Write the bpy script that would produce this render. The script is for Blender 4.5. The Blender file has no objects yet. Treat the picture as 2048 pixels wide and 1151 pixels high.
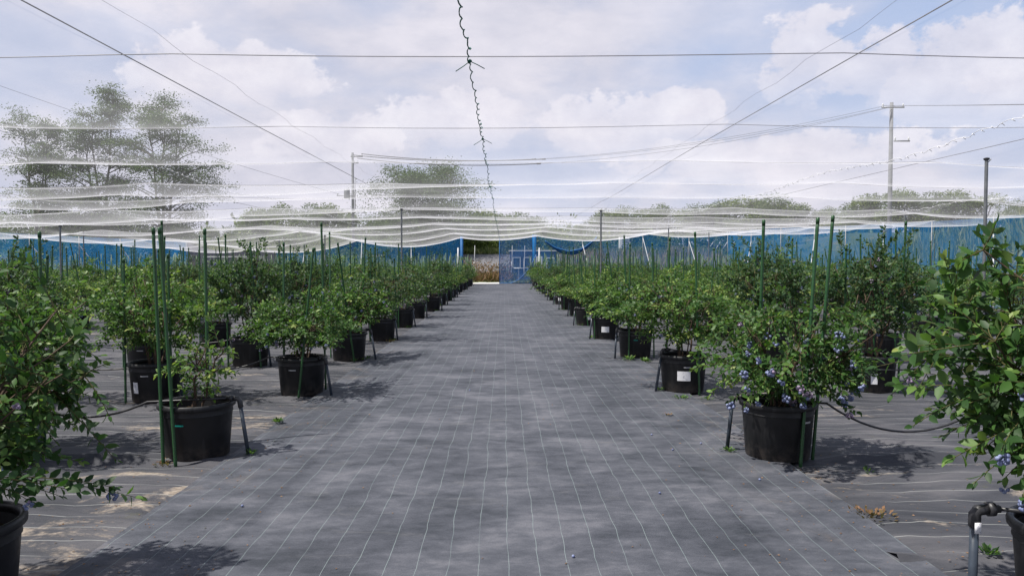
import bpy, math, random
import numpy as np
from mathutils import Vector, Matrix
from mathutils import noise as mnoise

R = math.radians
random.seed(7)
rng = np.random.default_rng(7)
C = bpy.context.scene.collection
scene = bpy.context.scene

# ------------------------------------------------------------------ camera
CAM_H = 1.5
cam_d = bpy.data.cameras.new('camera')
cam = bpy.data.objects.new('camera', cam_d)
C.objects.link(cam)
cam_d.sensor_width = 36.0
cam_d.lens = 25.49
cam_d.clip_start = 0.05
cam_d.clip_end = 3000
cam.location = (0, 0, CAM_H)
cam.rotation_euler = (R(90 - 2.0), 0, R(-0.63))
scene.camera = cam

# ------------------------------------------------------------------ exposure / renderer
scene.view_settings.view_transform = 'Standard'
scene.view_settings.look = 'None'
scene.view_settings.exposure = 0.55
scene.view_settings.gamma = 1.0
scene.view_settings.use_curve_mapping = False
scene.render.engine = 'CYCLES'
cy = scene.cycles
cy.max_bounces = 8
cy.diffuse_bounces = 3
cy.glossy_bounces = 2
cy.transmission_bounces = 3
cy.transparent_max_bounces = 24
cy.use_denoising = True
cy.caustics_reflective = False
cy.caustics_refractive = False
cy.sample_clamp_indirect = 6.0

# ------------------------------------------------------------------ node helper
class NT:
    def __init__(self, tree):
        self.t = tree
        self.n = tree.nodes
        self.l = tree.links

    def node(self, typ, **kw):
        nd = self.n.new(typ)
        for k, v in kw.items():
            setattr(nd, k, v)
        return nd

    def _in(self, sock, v):
        if hasattr(v, 'is_output'):
            self.l.new(v, sock)
        elif v is not None:
            if isinstance(v, (tuple, list)) and len(v) == 3 and sock.type == 'RGBA':
                v = (*v, 1)
            sock.default_value = v

    def m(self, op, a, b=None, c=None, clamp=False):
        nd = self.node('ShaderNodeMath', operation=op)
        nd.use_clamp = clamp
        self._in(nd.inputs[0], a)
        if b is not None:
            self._in(nd.inputs[1], b)
        if c is not None:
            self._in(nd.inputs[2], c)
        return nd.outputs[0]

    def add(self, a, b): return self.m('ADD', a, b)
    def sub(self, a, b): return self.m('SUBTRACT', a, b)
    def mul(self, a, b): return self.m('MULTIPLY', a, b)

    def noise(self, vec, scale, detail=4, rough=0.55, dist=0.0, out=0):
        nd = self.node('ShaderNodeTexNoise')
        self._in(nd.inputs['Vector'], vec)
        nd.inputs['Scale'].default_value = scale
        nd.inputs['Detail'].default_value = detail
        nd.inputs['Roughness'].default_value = rough
        nd.inputs['Distortion'].default_value = dist
        return nd.outputs[out]

    def ramp(self, fac, stops, interp='LINEAR'):
        nd = self.node('ShaderNodeValToRGB')
        nd.color_ramp.interpolation = interp
        e = nd.color_ramp.elements
        while len(e) < len(stops):
            e.new(0.5)
        for i, (p, c) in enumerate(stops):
            e[i].position = p
            e[i].color = (*c, 1) if len(c) == 3 else c
        self._in(nd.inputs[0], fac)
        return nd.outputs[0]

    def mix(self, fac, a, b, typ='MIX'):
        nd = self.node('ShaderNodeMix', data_type='RGBA', blend_type=typ)
        self._in(nd.inputs[0], fac)
        self._in(nd.inputs[6], a)
        self._in(nd.inputs[7], b)
        return nd.outputs[2]

    def sstep(self, x, a, b, lo=0.0, hi=1.0):
        nd = self.node('ShaderNodeMapRange', interpolation_type='SMOOTHSTEP')
        self._in(nd.inputs[0], x)
        nd.inputs[1].default_value = a
        nd.inputs[2].default_value = b
        nd.inputs[3].default_value = lo
        nd.inputs[4].default_value = hi
        return nd.outputs[0]

    def vmul(self, v, s):
        nd = self.node('ShaderNodeVectorMath', operation='MULTIPLY')
        self._in(nd.inputs[0], v)
        nd.inputs[1].default_value = s
        return nd.outputs[0]

# ------------------------------------------------------------------ world
SUN_EL, SUN_AZ = 61.0, (-0.93, -0.30)          # the sun stands left of and a little behind the camera
sun_dir = Vector((SUN_AZ[0], SUN_AZ[1], 0)).normalized() * math.cos(R(SUN_EL)) + Vector((0, 0, math.sin(R(SUN_EL))))
W = bpy.data.worlds.new("World")
scene.world = W
W.use_nodes = True
wt = NT(W.node_tree)
W.node_tree.nodes.clear()
sky = wt.node('ShaderNodeTexSky')
sky.sky_type = 'NISHITA'
sky.sun_disc = False
sky.sun_elevation = R(SUN_EL)
sky.sun_rotation = math.atan2(sun_dir.x, sun_dir.y)
sky.air_density = 1.0
sky.dust_density = 1.2
sky.ozone_density = 1.6
tc = wt.node('ShaderNodeTexCoord')
d = tc.outputs['Generated']
sx = wt.node('ShaderNodeSeparateXYZ'); wt.l.new(d, sx.inputs[0])
az = wt.m('ARCTAN2', sx.outputs[0], sx.outputs[1])
el = wt.m('ARCSINE', sx.outputs[2])
K = 1 / 0.1025                                     # cloud radiances are written as seen in the picture
dstr = wt.vmul(d, (1.0, 1.0, 2.2))               # clouds lie flatter than they are wide
n1 = wt.noise(dstr, 2.6, 7, 0.52, 0.25)
n2 = wt.noise(dstr, 6.5, 8, 0.58, 0.15)
n3 = wt.noise(wt.vmul(d, (1, 1, 1.3)), 17.0, 7, 0.6, 0.1)
veil = wt.sstep(wt.add(n1, wt.mul(wt.sub(n2, 0.5), 0.45)), 0.33, 0.66)
# blue opens to the right of the aisle, veil thickens to the left and towards the horizon
open_r = wt.sstep(az, -0.02, 0.42)
low = wt.sstep(wt.m('ABSOLUTE', sx.outputs[2]), 0.07, 0.30)
high = wt.sstep(sx.outputs[2], 0.38, 0.75, 1.0, 0.35)
veil_amt = wt.m('ADD', wt.mul(veil, 0.55), wt.sub(0.62, wt.mul(wt.mul(open_r, low), 0.62)), clamp=True)
veil_col = wt.ramp(n2, [(0.30, (0.53, 0.545, 0.67)), (0.5, (0.655, 0.65, 0.755)), (0.68, (0.79, 0.765, 0.85))])
vc = wt.mix(1.0, veil_col, (K, K, K), 'MULTIPLY')
blue = wt.mix(0.82, sky.outputs[0], (0.42 * K, 0.545 * K, 0.83 * K))
veil_amt = wt.mul(veil_amt, high)
zen = wt.sstep(sx.outputs[2], 0.35, 0.9, 1.0, 0.45)          # the blue deepens overhead
zc_ = wt.node('ShaderNodeCombineXYZ')
for q_ in range(3): wt.l.new(zen, zc_.inputs[q_])
blue = wt.mix(1.0, blue, zc_.outputs[0], 'MULTIPLY')
c1 = wt.mix(veil_amt, blue, vc)
def puff(a0, e0, wa, we, edge=0.30):
    """a cumulus heap standing in one direction of the sky: billowed top, soft flat foot"""
    da = wt.mul(wt.sub(az, a0), 1 / wa)
    de = wt.mul(wt.sub(el, e0), 1 / we)
    r2 = wt.add(wt.mul(da, da), wt.mul(de, de))
    s = wt.add(wt.sub(1.0, r2), wt.mul(wt.sub(n3, 0.5), 3.0))
    s = wt.add(s, wt.mul(wt.sub(n2, 0.5), 2.0))
    top = wt.sstep(s, 0.10, 0.10 + edge)
    foot = wt.sstep(de, -1.3, 0.15)
    return wt.mul(top, foot)
heaps = None
for h in [(0.115, 0.185, 0.075, 0.050), (0.215, 0.185, 0.095, 0.050), (0.255, 0.19, 0.05, 0.045),
          (0.405, 0.250, 0.085, 0.062), (0.47, 0.235, 0.10, 0.06), (0.555, 0.22, 0.10, 0.07), (-0.23, 0.165, 0.10, 0.045),
          (0.66, 0.20, 0.10, 0.05), (-0.36, 0.235, 0.14, 0.05), (0.34, 0.14, 0.22, 0.035), (-0.06, 0.19, 0.12, 0.05)]:
    p = puff(*h)
    heaps = p if heaps is None else wt.m('MAXIMUM', heaps, p)
# the same kind of heaps all round the rest of the sky
gen = wt.sstep(wt.add(n2, wt.mul(wt.sub(n3, 0.5), 0.35)), 0.56, 0.62)
behind = wt.sstep(wt.m('ABSOLUTE', az), 0.85, 1.2)
heaps = wt.m('MAXIMUM', heaps, wt.mul(gen, behind))
hc = wt.ramp(n3, [(0.30, (0.66, 0.65, 0.755)), (0.50, (0.79, 0.765, 0.85)), (0.66, (0.90, 0.87, 0.93))])
hc = wt.mix(1.0, hc, (K, K, K), 'MULTIPLY')
c2 = wt.mix(wt.mul(heaps, 0.75), c1, hc)
bg = wt.node('ShaderNodeBackground')
bg.inputs[1].default_value = 0.07
wt.l.new(c2, bg.inputs[0])
wo = wt.node('ShaderNodeOutputWorld')
wt.l.new(bg.outputs[0], wo.inputs[0])
W.cycles.sampling_method = 'MANUAL'
W.cycles.sample_map_resolution = 512

sun_d = bpy.data.lights.new('sun', 'SUN')
sun_d.energy = 5.0
sun_d.angle = R(1.1)
sun_d.color = (1.0, 0.955, 0.88)
sun_o = bpy.data.objects.new('sun', sun_d)
C.objects.link(sun_o)
sun_o.rotation_euler = sun_dir.to_track_quat('Z', 'Y').to_euler()

# ------------------------------------------------------------------ materials
def new_mat(name):
    m = bpy.data.materials.new(name)
    m.use_nodes = True
    m.node_tree.nodes.clear()
    nt = NT(m.node_tree)
    out = nt.node('ShaderNodeOutputMaterial')
    return m, nt, out

def principled(nt, col, rough=0.6, spec=0.4, metal=0.0, bump=None, bstr=0.2, bdist=0.01):
    p = nt.node('ShaderNodeBsdfPrincipled')
    nt._in(p.inputs['Base Color'], col)
    nt._in(p.inputs['Roughness'], rough)
    nt._in(p.inputs['Specular IOR Level'], spec)
    p.inputs['Metallic'].default_value = metal
    if bump is not None:
        b = nt.node('ShaderNodeBump')
        b.inputs['Strength'].default_value = bstr
        b.inputs['Distance'].default_value = bdist
        nt.l.new(bump, b.inputs['Height'])
        nt.l.new(b.outputs[0], p.inputs['Normal'])
    return p

def simple(name, c0, c1=None, scale=8, rough=0.6, spec=0.4, metal=0.0, bstr=0.15, bdist=0.005, coord='Object', stretch=(1, 1, 1)):
    m, nt, out = new_mat(name)
    t = nt.node('ShaderNodeTexCoord')
    v = nt.vmul(t.outputs[coord], stretch)
    n = nt.noise(v, scale, 6, 0.6)
    col = nt.ramp(n, [(0.3, c0), (0.7, c1 or tuple(x * 1.35 for x in c0))])
    p = principled(nt, col, rough, spec, metal, n, bstr, bdist)
    nt.l.new(p.outputs[0], out.inputs[0])
    return m

def geo_pos(nt):
    g = nt.node('ShaderNodeNewGeometry')
    return g.outputs['Position'], g

def mat_aisle_():
    m, nt, out = new_mat('woven_ground_cover')
    pos, g = geo_pos(nt)
    s = nt.node('ShaderNodeSeparateXYZ'); nt.l.new(pos, s.inputs[0])
    x, y = s.outputs[0], s.outputs[1]
    wob = nt.noise(pos, 1.6, 3, 0.5)
    wob2 = nt.noise(nt.vmul(pos, (0.5, 1, 1)), 5.0, 2, 0.5)
    xw = nt.add(x, nt.add(nt.mul(nt.sub(wob, 0.5), 0.05), nt.mul(nt.sub(wob2, 0.5), 0.010)))
    f = nt.m('FRACT', nt.add(nt.mul(xw, 1 / 0.15), 100.38))
    dist = nt.m('ABSOLUTE', nt.sub(f, 0.5))
    line = nt.sstep(dist, 0.005, 0.0115, 1.0, 0.0)
    # mottled dust, drawn out across the aisle
    pz = nt.vmul(pos, (0.8, 1.15, 1))
    dust = nt.noise(pz, 1.7, 8, 0.62, 0.4)
    dust2 = nt.noise(nt.vmul(pos, (1.2, 2.6, 1)), 3.2, 7, 0.65, 0.3)
    big = nt.noise(nt.vmul(pos, (0.5, 0.35, 1)), 0.6, 4, 0.5)
    dust3 = nt.noise(nt.vmul(pos, (1, 1.5, 1)), 8.0, 7, 0.7, 0.3)
    k = nt.add(nt.add(nt.mul(dust, 0.42), nt.mul(dust3, 0.17)), nt.add(nt.mul(dust2, 0.24), nt.mul(big, 0.17)))
    col = nt.ramp(k, [(0.41, (0.030, 0.034, 0.043)), (0.475, (0.051, 0.055, 0.068)), (0.52, (0.068, 0.072, 0.087)), (0.58, (0.105, 0.107, 0.124))])
    # tan dirt towards the edges of the sheet
    edge = nt.sstep(nt.m('ABSOLUTE', x), 1.35, 2.3)
    dirt = nt.mul(nt.sstep(nt.noise(pos, 2.4, 8, 0.7, 0.6), 0.52, 0.68), edge)
    col = nt.mix(nt.mul(dirt, 0.6), col, (0.15, 0.125, 0.11))
    # a few pale scuffs and dark marks
    scuff = nt.sstep(nt.noise(nt.vmul(pos, (1.0, 1.6, 1)), 4.3, 5, 0.75, 1.2), 0.70, 0.80)
    col = nt.mix(nt.mul(scuff, 0.4), col, (0.30, 0.30, 0.32))
    dark = nt.sstep(nt.noise(nt.add(pos, 0) if False else nt.vmul(pos, (1.0, 2.3, 1)), 6.1, 6, 0.7, 0.4), 0.70, 0.78)
    col = nt.mix(nt.mul(dark, 0.65), col, (0.022, 0.023, 0.028))
    fine = nt.noise(pos, 260, 2, 0.7)
    col = nt.mix(0.5, col, nt.mix(1.0, col, nt.ramp(fine, [(0.3, (0.45, 0.45, 0.45)), (0.7, (1.5, 1.5, 1.5))]), 'MULTIPLY'))
    smear = nt.sstep(nt.noise(nt.vmul(pos, (0.6, 1.8, 1)), 2.6, 8, 0.72, 0.8), 0.56, 0.72)
    col = nt.mix(nt.mul(smear, 0.3), col, (0.17, 0.165, 0.165))
    lc = nt.mix(nt.noise(pos, 3.0, 3), (0.17, 0.25, 0.25), (0.30, 0.34, 0.33))
    lw = nt.mul(line, nt.sstep(nt.noise(pos, 2.2, 4, 0.6), 0.25, 0.6, 0.2, 0.7))
    col = nt.mix(lw, col, lc)
    hgt = nt.add(nt.mul(nt.noise(pz, 5.0, 5, 0.6), 1.0), nt.mul(fine, 0.10))
    p = principled(nt, col, 0.66, 0.3, 0, hgt, 0.4, 0.02)
    nt.l.new(p.outputs[0], out.inputs[0])
    return m

def mat_side_():
    m, nt, out = new_mat('dusty_cross_laid_ground_cover')
    pos, g = geo_pos(nt)
    s = nt.node('ShaderNodeSeparateXYZ'); nt.l.new(pos, s.inputs[0])
    x, y = s.outputs[0], s.outputs[1]
    wob = nt.noise(pos, 1.3, 3, 0.5)
    yw = nt.add(y, nt.mul(nt.sub(wob, 0.5), 0.12))
    f = nt.m('FRACT', nt.mul(yw, 1 / 0.2))
    line = nt.sstep(nt.m('ABSOLUTE', nt.sub(f, 0.5)), 0.010, 0.020, 1.0, 0.0)
    keep = nt.sstep(nt.noise(nt.vmul(pos, (0.7, 1.5, 1)), 1.1, 5, 0.6), 0.36, 0.50)
    dust = nt.noise(nt.vmul(pos, (0.5, 1.6, 1)), 1.5, 8, 0.62, 0.5)
    col = nt.ramp(dust, [(0.36, (0.028, 0.030, 0.037)), (0.5, (0.050, 0.051, 0.060)), (0.62, (0.086, 0.084, 0.093))])
    # sand washed onto the sheet
    sn = nt.noise(nt.vmul(pos, (0.75, 1.5, 1)), 1.15, 9, 0.66, 0.6)
    near = nt.mul(nt.sstep(nt.m('ABSOLUTE', x), 3.9, 2.3), nt.sstep(y, 11.0, 7.5))
    lft = nt.sstep(x, 1.0, -1.0, 0.45, 1.0)
    grit = nt.noise(pos, 22, 6, 0.75)
    sand = nt.sstep(nt.add(nt.add(sn, nt.mul(nt.sub(grit, 0.5), 0.16)), nt.mul(nt.mul(near, lft), 0.078)), 0.60, 0.70)
    sandc = nt.ramp(nt.noise(pos, 30, 5, 0.6), [(0.3, (0.15, 0.12, 0.095)), (0.5, (0.27, 0.225, 0.18)), (0.7, (0.36, 0.305, 0.255))])
    col = nt.mix(nt.mul(sand, 0.9), col, sandc)
    moss = nt.sstep(nt.noise(pos, 2.0, 7, 0.7, 0.3), 0.63, 0.72)
    col = nt.mix(nt.mul(moss, 0.45), col, (0.085, 0.085, 0.03))
    col = nt.mix(nt.mul(nt.mul(line, keep), 0.75), col, (0.30, 0.31, 0.30))
    fine = nt.noise(pos, 200, 2, 0.7)
    hgt = nt.add(nt.noise(nt.vmul(pos, (0.6, 1.6, 1)), 5.0, 6, 0.6), nt.mul(fine, 0.1))
    p = principled(nt, col, 0.7, 0.3, 0, hgt, 0.6, 0.04)
    nt.l.new(p.outputs[0], out.inputs[0])
    return m

def mat_terrain_():
    m, nt, out = new_mat('field_ground')
    pos, g = geo_pos(nt)
    n = nt.noise(pos, 0.35, 8, 0.65)
    n2 = nt.noise(pos, 4.0, 6, 0.65)
    col = nt.ramp(nt.add(nt.mul(n, 0.65), nt.mul(n2, 0.35)), [(0.36, (0.035, 0.05, 0.018)), (0.5, (0.07, 0.085, 0.03)), (0.62, (0.15, 0.125, 0.075))])
    p = principled(nt, col, 0.9, 0.2, 0, n2, 0.6, 0.1)
    nt.l.new(p.outputs[0], out.inputs[0])
    return m

def mat_leaf_(name, stops, trans=0.30, rough=0.52, spec=0.32, lift=0.12):
    m, nt, out = new_mat(name)
    a = nt.node('ShaderNodeAttribute'); a.attribute_name = 'tint'
    pos, g = geo_pos(nt)
    n = nt.noise(pos, 5.0, 3)
    fac = nt.m('ADD', a.outputs['Fac'], nt.add(nt.mul(nt.sub(n, 0.5), 0.22), lift), clamp=True)
    col = nt.ramp(fac, stops)
    under = nt.mix(0.25, col, (0.15, 0.20, 0.12))
    col = nt.mix(g.outputs['Backfacing'], col, under)
    p = principled(nt, col, rough, spec)
    tr = nt.node('ShaderNodeBsdfTranslucent')
    tcol = nt.mix(1.0, col, (1.5, 1.8, 0.7), 'MULTIPLY')
    nt.l.new(tcol, tr.inputs[0])
    mx = nt.node('ShaderNodeMixShader'); mx.inputs[0].default_value = trans
    nt.l.new(p.outputs[0], mx.inputs[1]); nt.l.new(tr.outputs[0], mx.inputs[2])
    nt.l.new(mx.outputs[0], out.inputs[0])
    return m

def mat_net_(name, k, col, trans=0.5, var=0.0):
    """woven mesh: the flatter one looks across it, the more thread and the less gap one sees"""
    m, nt, out = new_mat(name)
    g = nt.node('ShaderNodeNewGeometry')
    dt = nt.node('ShaderNodeVectorMath', operation='DOT_PRODUCT')
    nt.l.new(g.outputs['Normal'], dt.inputs[0]); nt.l.new(g.outputs['Incoming'], dt.inputs[1])
    c = nt.m('MAXIMUM', nt.m('ABSOLUTE', dt.outputs['Value']), 0.012)
    kk = k
    if var:
        kk = nt.mul(nt.sstep(nt.noise(g.outputs['Position'], 0.8, 5, 0.6), 0.3, 0.7, 1 - var, 1 + var), k)
    op = nt.sub(1.0, nt.m('EXPONENT', nt.mul(nt.m('DIVIDE', kk, c), -1.0)))
    df = nt.node('ShaderNodeBsdfDiffuse'); df.inputs[0].default_value = (*col, 1)
    tl = nt.node('ShaderNodeBsdfTranslucent'); tl.inputs[0].default_value = (*col, 1)
    b = nt.node('ShaderNodeMixShader'); b.inputs[0].default_value = trans
    nt.l.new(df.outputs[0], b.inputs[1]); nt.l.new(tl.outputs[0], b.inputs[2])
    tp = nt.node('ShaderNodeBsdfTransparent')
    mx = nt.node('ShaderNodeMixShader')
    nt.l.new(op, mx.inputs[0]); nt.l.new(tp.outputs[0], mx.inputs[1]); nt.l.new(b.outputs[0], mx.inputs[2])
    nt.l.new(mx.outputs[0], out.inputs[0])
    return m

def mat_paper_():
    m, nt, out = new_mat('paper_tag')
    t = nt.node('ShaderNodeTexCoord')
    v = nt.vmul(t.outputs['Object'], (1, 1, 1))
    n = nt.noise(v, 26, 3, 0.5, 1.5)
    mark = nt.sstep(n, 0.40, 0.43, 1.0, 0.0)
    col = nt.mix(nt.mul(mark, 0.6), (0.72, 0.72, 0.74), (0.32, 0.32, 0.40))
    p = principled(nt, col, 0.6, 0.3)
    nt.l.new(p.outputs[0], out.inputs[0])
    return m

M = {}
M['aisle'] = mat_aisle_()
M['side'] = mat_side_()
M['terrain'] = mat_terrain_()
LEAF = [(0.0, (0.013, 0.036, 0.009)), (0.35, (0.024, 0.066, 0.015)), (0.58, (0.050, 0.118, 0.024)), (0.80, (0.118, 0.200, 0.042)), (1.0, (0.235, 0.275, 0.075))]
LEAFB = [(0.0, (0.012, 0.036, 0.018)), (0.4, (0.025, 0.063, 0.026)), (0.7, (0.050, 0.100, 0.034)), (1.0, (0.12, 0.17, 0.05))]
M['leaf'] = mat_leaf_('blueberry_leaf', LEAF)
M['leaf_blue'] = mat_leaf_('blueberry_leaf_bluish', LEAFB)
M['tree_leaf'] = mat_leaf_('tree_leaf', [(0, (0.026, 0.046, 0.015)), (0.5, (0.062, 0.095, 0.026)), (1, (0.15, 0.175, 0.05))], 0.25, 0.6, 0.2)
M['locust_leaf'] = mat_leaf_('locust_leaf', [(0, (0.022, 0.045, 0.016)), (0.5, (0.045, 0.080, 0.024)), (1, (0.10, 0.14, 0.035))], 0.25, 0.6, 0.2)
M['reed'] = mat_leaf_('reed_blade', [(0, (0.06, 0.085, 0.03)), (0.6, (0.14, 0.17, 0.06)), (1, (0.26, 0.25, 0.12))], 0.3, 0.7, 0.2)
M['dry_grass'] = mat_leaf_('dry_red_weed', [(0, (0.055, 0.075, 0.022)), (0.5, (0.17, 0.095, 0.055)), (1, (0.26, 0.16, 0.10))], 0.2, 0.8, 0.1)
M['plume'] = mat_leaf_('pale_plume_grass', [(0, (0.12, 0.12, 0.06)), (0.6, (0.28, 0.22, 0.17)), (1, (0.40, 0.33, 0.29))], 0.3, 0.8, 0.1)
M['stem'] = simple('woody_stem', (0.045, 0.030, 0.022), (0.135, 0.095, 0.07), 18, 0.8, 0.2)
M['twig'] = simple('green_twig', (0.05, 0.05, 0.02), (0.11, 0.10, 0.04), 20, 0.7, 0.2)
M['bark'] = simple('tree_bark', (0.07, 0.06, 0.05), (0.17, 0.15, 0.13), 3, 0.9, 0.1)
def mat_pot_():
    m, nt, out = new_mat('black_plastic')
    t = nt.node('ShaderNodeTexCoord'); oi = nt.node('ShaderNodeObjectInfo')
    v = nt.node('ShaderNodeVectorMath', operation='ADD'); nt.l.new(t.outputs['Object'], v.inputs[0])
    sh = nt.node('ShaderNodeVectorMath', operation='SCALE'); sh.inputs[0].default_value = (7.3, 3.1, 0.0)
    nt.l.new(oi.outputs['Random'], sh.inputs['Scale']); nt.l.new(sh.outputs[0], v.inputs[1])
    vv = v.outputs[0]
    sp = nt.node('ShaderNodeSeparateXYZ'); nt.l.new(t.outputs['Object'], sp.inputs[0])
    n = nt.noise(vv, 9, 6, 0.65)
    col = nt.ramp(n, [(0.3, (0.0055, 0.006, 0.007)), (0.7, (0.014, 0.014, 0.016))])
    streak = nt.sstep(nt.noise(nt.vmul(vv, (9, 9, 1.2)), 2.0, 5, 0.6), 0.55, 0.72)
    col = nt.mix(nt.mul(streak, 0.30), col, (0.05, 0.05, 0.052))
    foot = nt.mul(nt.sstep(sp.outputs[2], 0.16, 0.0), nt.sstep(nt.noise(vv, 14, 6, 0.7), 0.35, 0.7))
    col = nt.mix(nt.mul(foot, 0.55), col, (0.11, 0.09, 0.075))
    sc = nt.sstep(nt.noise(nt.vmul(vv, (3, 3, 7)), 5.0, 6, 0.8, 1.0), 0.68, 0.74)
    col = nt.mix(nt.mul(sc, 0.35), col, (0.12, 0.12, 0.12))
    p = principled(nt, col, nt.sstep(n, 0.3, 0.7, 0.38, 0.62), 0.35, 0, n, 0.15, 0.004)
    nt.l.new(p.outputs[0], out.inputs[0])
    return m
M['pot'] = mat_pot_()
M['soil'] = simple('potting_soil', (0.018, 0.013, 0.009), (0.06, 0.042, 0.028), 35, 0.95, 0.1, bstr=0.9, bdist=0.02)
M['stake'] = simple('green_coated_stake', (0.009, 0.048, 0.013), (0.020, 0.078, 0.024), 40, 0.42, 0.5, bstr=0.5, bdist=0.002, stretch=(1, 1, 3))
M['pvc'] = simple('dark_blue_grey_pvc', (0.022, 0.030, 0.043), (0.042, 0.055, 0.075), 12, 0.4, 0.5)
M['hose'] = simple('black_hose', (0.012, 0.012, 0.014), (0.03, 0.03, 0.034), 12, 0.45, 0.5)
M['steel'] = simple('galvanised_steel', (0.10, 0.108, 0.118), (0.19, 0.20, 0.215), 10, 0.5, 0.5, metal=0.4)
M['white_tube'] = simple('white_tube', (0.36, 0.37, 0.39), (0.50, 0.51, 0.53), 6, 0.5, 0.4)
M['wire'] = simple('plastic_coated_wire', (0.075, 0.075, 0.095), (0.13, 0.13, 0.155), 6, 0.5, 0.4)
M['cable'] = simple('power_cable', (0.05, 0.05, 0.055), (0.08, 0.08, 0.085), 3, 0.6, 0.3)
M['green_rope'] = simple('green_lacing_cord', (0.010, 0.060, 0.045), (0.03, 0.13, 0.10), 30, 0.6, 0.3)
M['white_rope'] = simple('white_lacing_cord', (0.62, 0.62, 0.66), (0.80, 0.80, 0.82), 30, 0.7, 0.3)
M['concrete_pole'] = simple('grey_concrete', (0.12, 0.125, 0.135), (0.19, 0.195, 0.21), 2, 0.85, 0.2)
M['road'] = simple('grey_road', (0.13, 0.13, 0.14), (0.19, 0.185, 0.195), 0.8, 0.85, 0.2, coord='Object')
M['gravel_sill'] = simple('pale_concrete', (0.50, 0.47, 0.43), (0.72, 0.69, 0.64), 3, 0.85, 0.2, bstr=0.6, bdist=0.03)
M['net'] = mat_net_('white_bird_net', 0.027, (0.76, 0.76, 0.80), 0.62, 0.25)
M['blue_net'] = mat_net_('blue_windbreak_net', 0.58, (0.03, 0.23, 0.56), 0.45, 0.25)
M['blue_side_net'] = mat_net_('blue_side_net', 0.30, (0.035, 0.24, 0.56), 0.5, 0.35)
M['door_net'] = mat_net_('blue_door_net', 0.62, (0.05, 0.19, 0.50), 0.5, 0.25)
M['fold_net'] = mat_net_('gathered_blue_net', 1.6, (0.20, 0.36, 0.62), 0.5)
M['grey_net'] = mat_net_('grey_mauve_net', 1.3, (0.20, 0.19, 0.27), 0.5, 0.15)
M['blue_sleeve'] = simple('blue_sleeve', (0.010, 0.07, 0.21), (0.02, 0.12, 0.30), 4, 0.6, 0.3)
M['blue_wall'] = simple('painted_panel', (0.09, 0.11, 0.16), (0.12, 0.145, 0.20), 2, 0.6, 0.3)
M['white_paint'] = simple('white_paint', (0.68, 0.69, 0.70), (0.80, 0.80, 0.80), 3, 0.5, 0.4)
M['glass'] = simple('dark_glass', (0.05, 0.07, 0.09), (0.09, 0.12, 0.15), 2, 0.08, 0.8)
M['rust_red'] = simple('red_brown_sheet', (0.20, 0.07, 0.05), (0.28, 0.11, 0.08), 3, 0.7, 0.3)
M['paper'] = mat_paper_()
M['teal'] = simple('teal_tag', (0.0, 0.22, 0.18), (0.01, 0.32, 0.26), 8, 0.5, 0.4)
M['grey_tag'] = simple('pale_embossed_mark', (0.20, 0.20, 0.21), (0.42, 0.42, 0.43), 60, 0.6, 0.3)
def berry_mat(name, a, b):
    return simple(name, a, b, 60, 0.55, 0.35, bstr=0.05)
M['berry'] = berry_mat('ripe_blueberry', (0.045, 0.058, 0.15), (0.26, 0.30, 0.46))
M['berry_pink'] = berry_mat('half_ripe_blueberry', (0.20, 0.13, 0.24), (0.36, 0.30, 0.38))
M['berry_green'] = berry_mat('unripe_blueberry', (0.10, 0.17, 0.08), (0.22, 0.28, 0.18))

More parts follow.
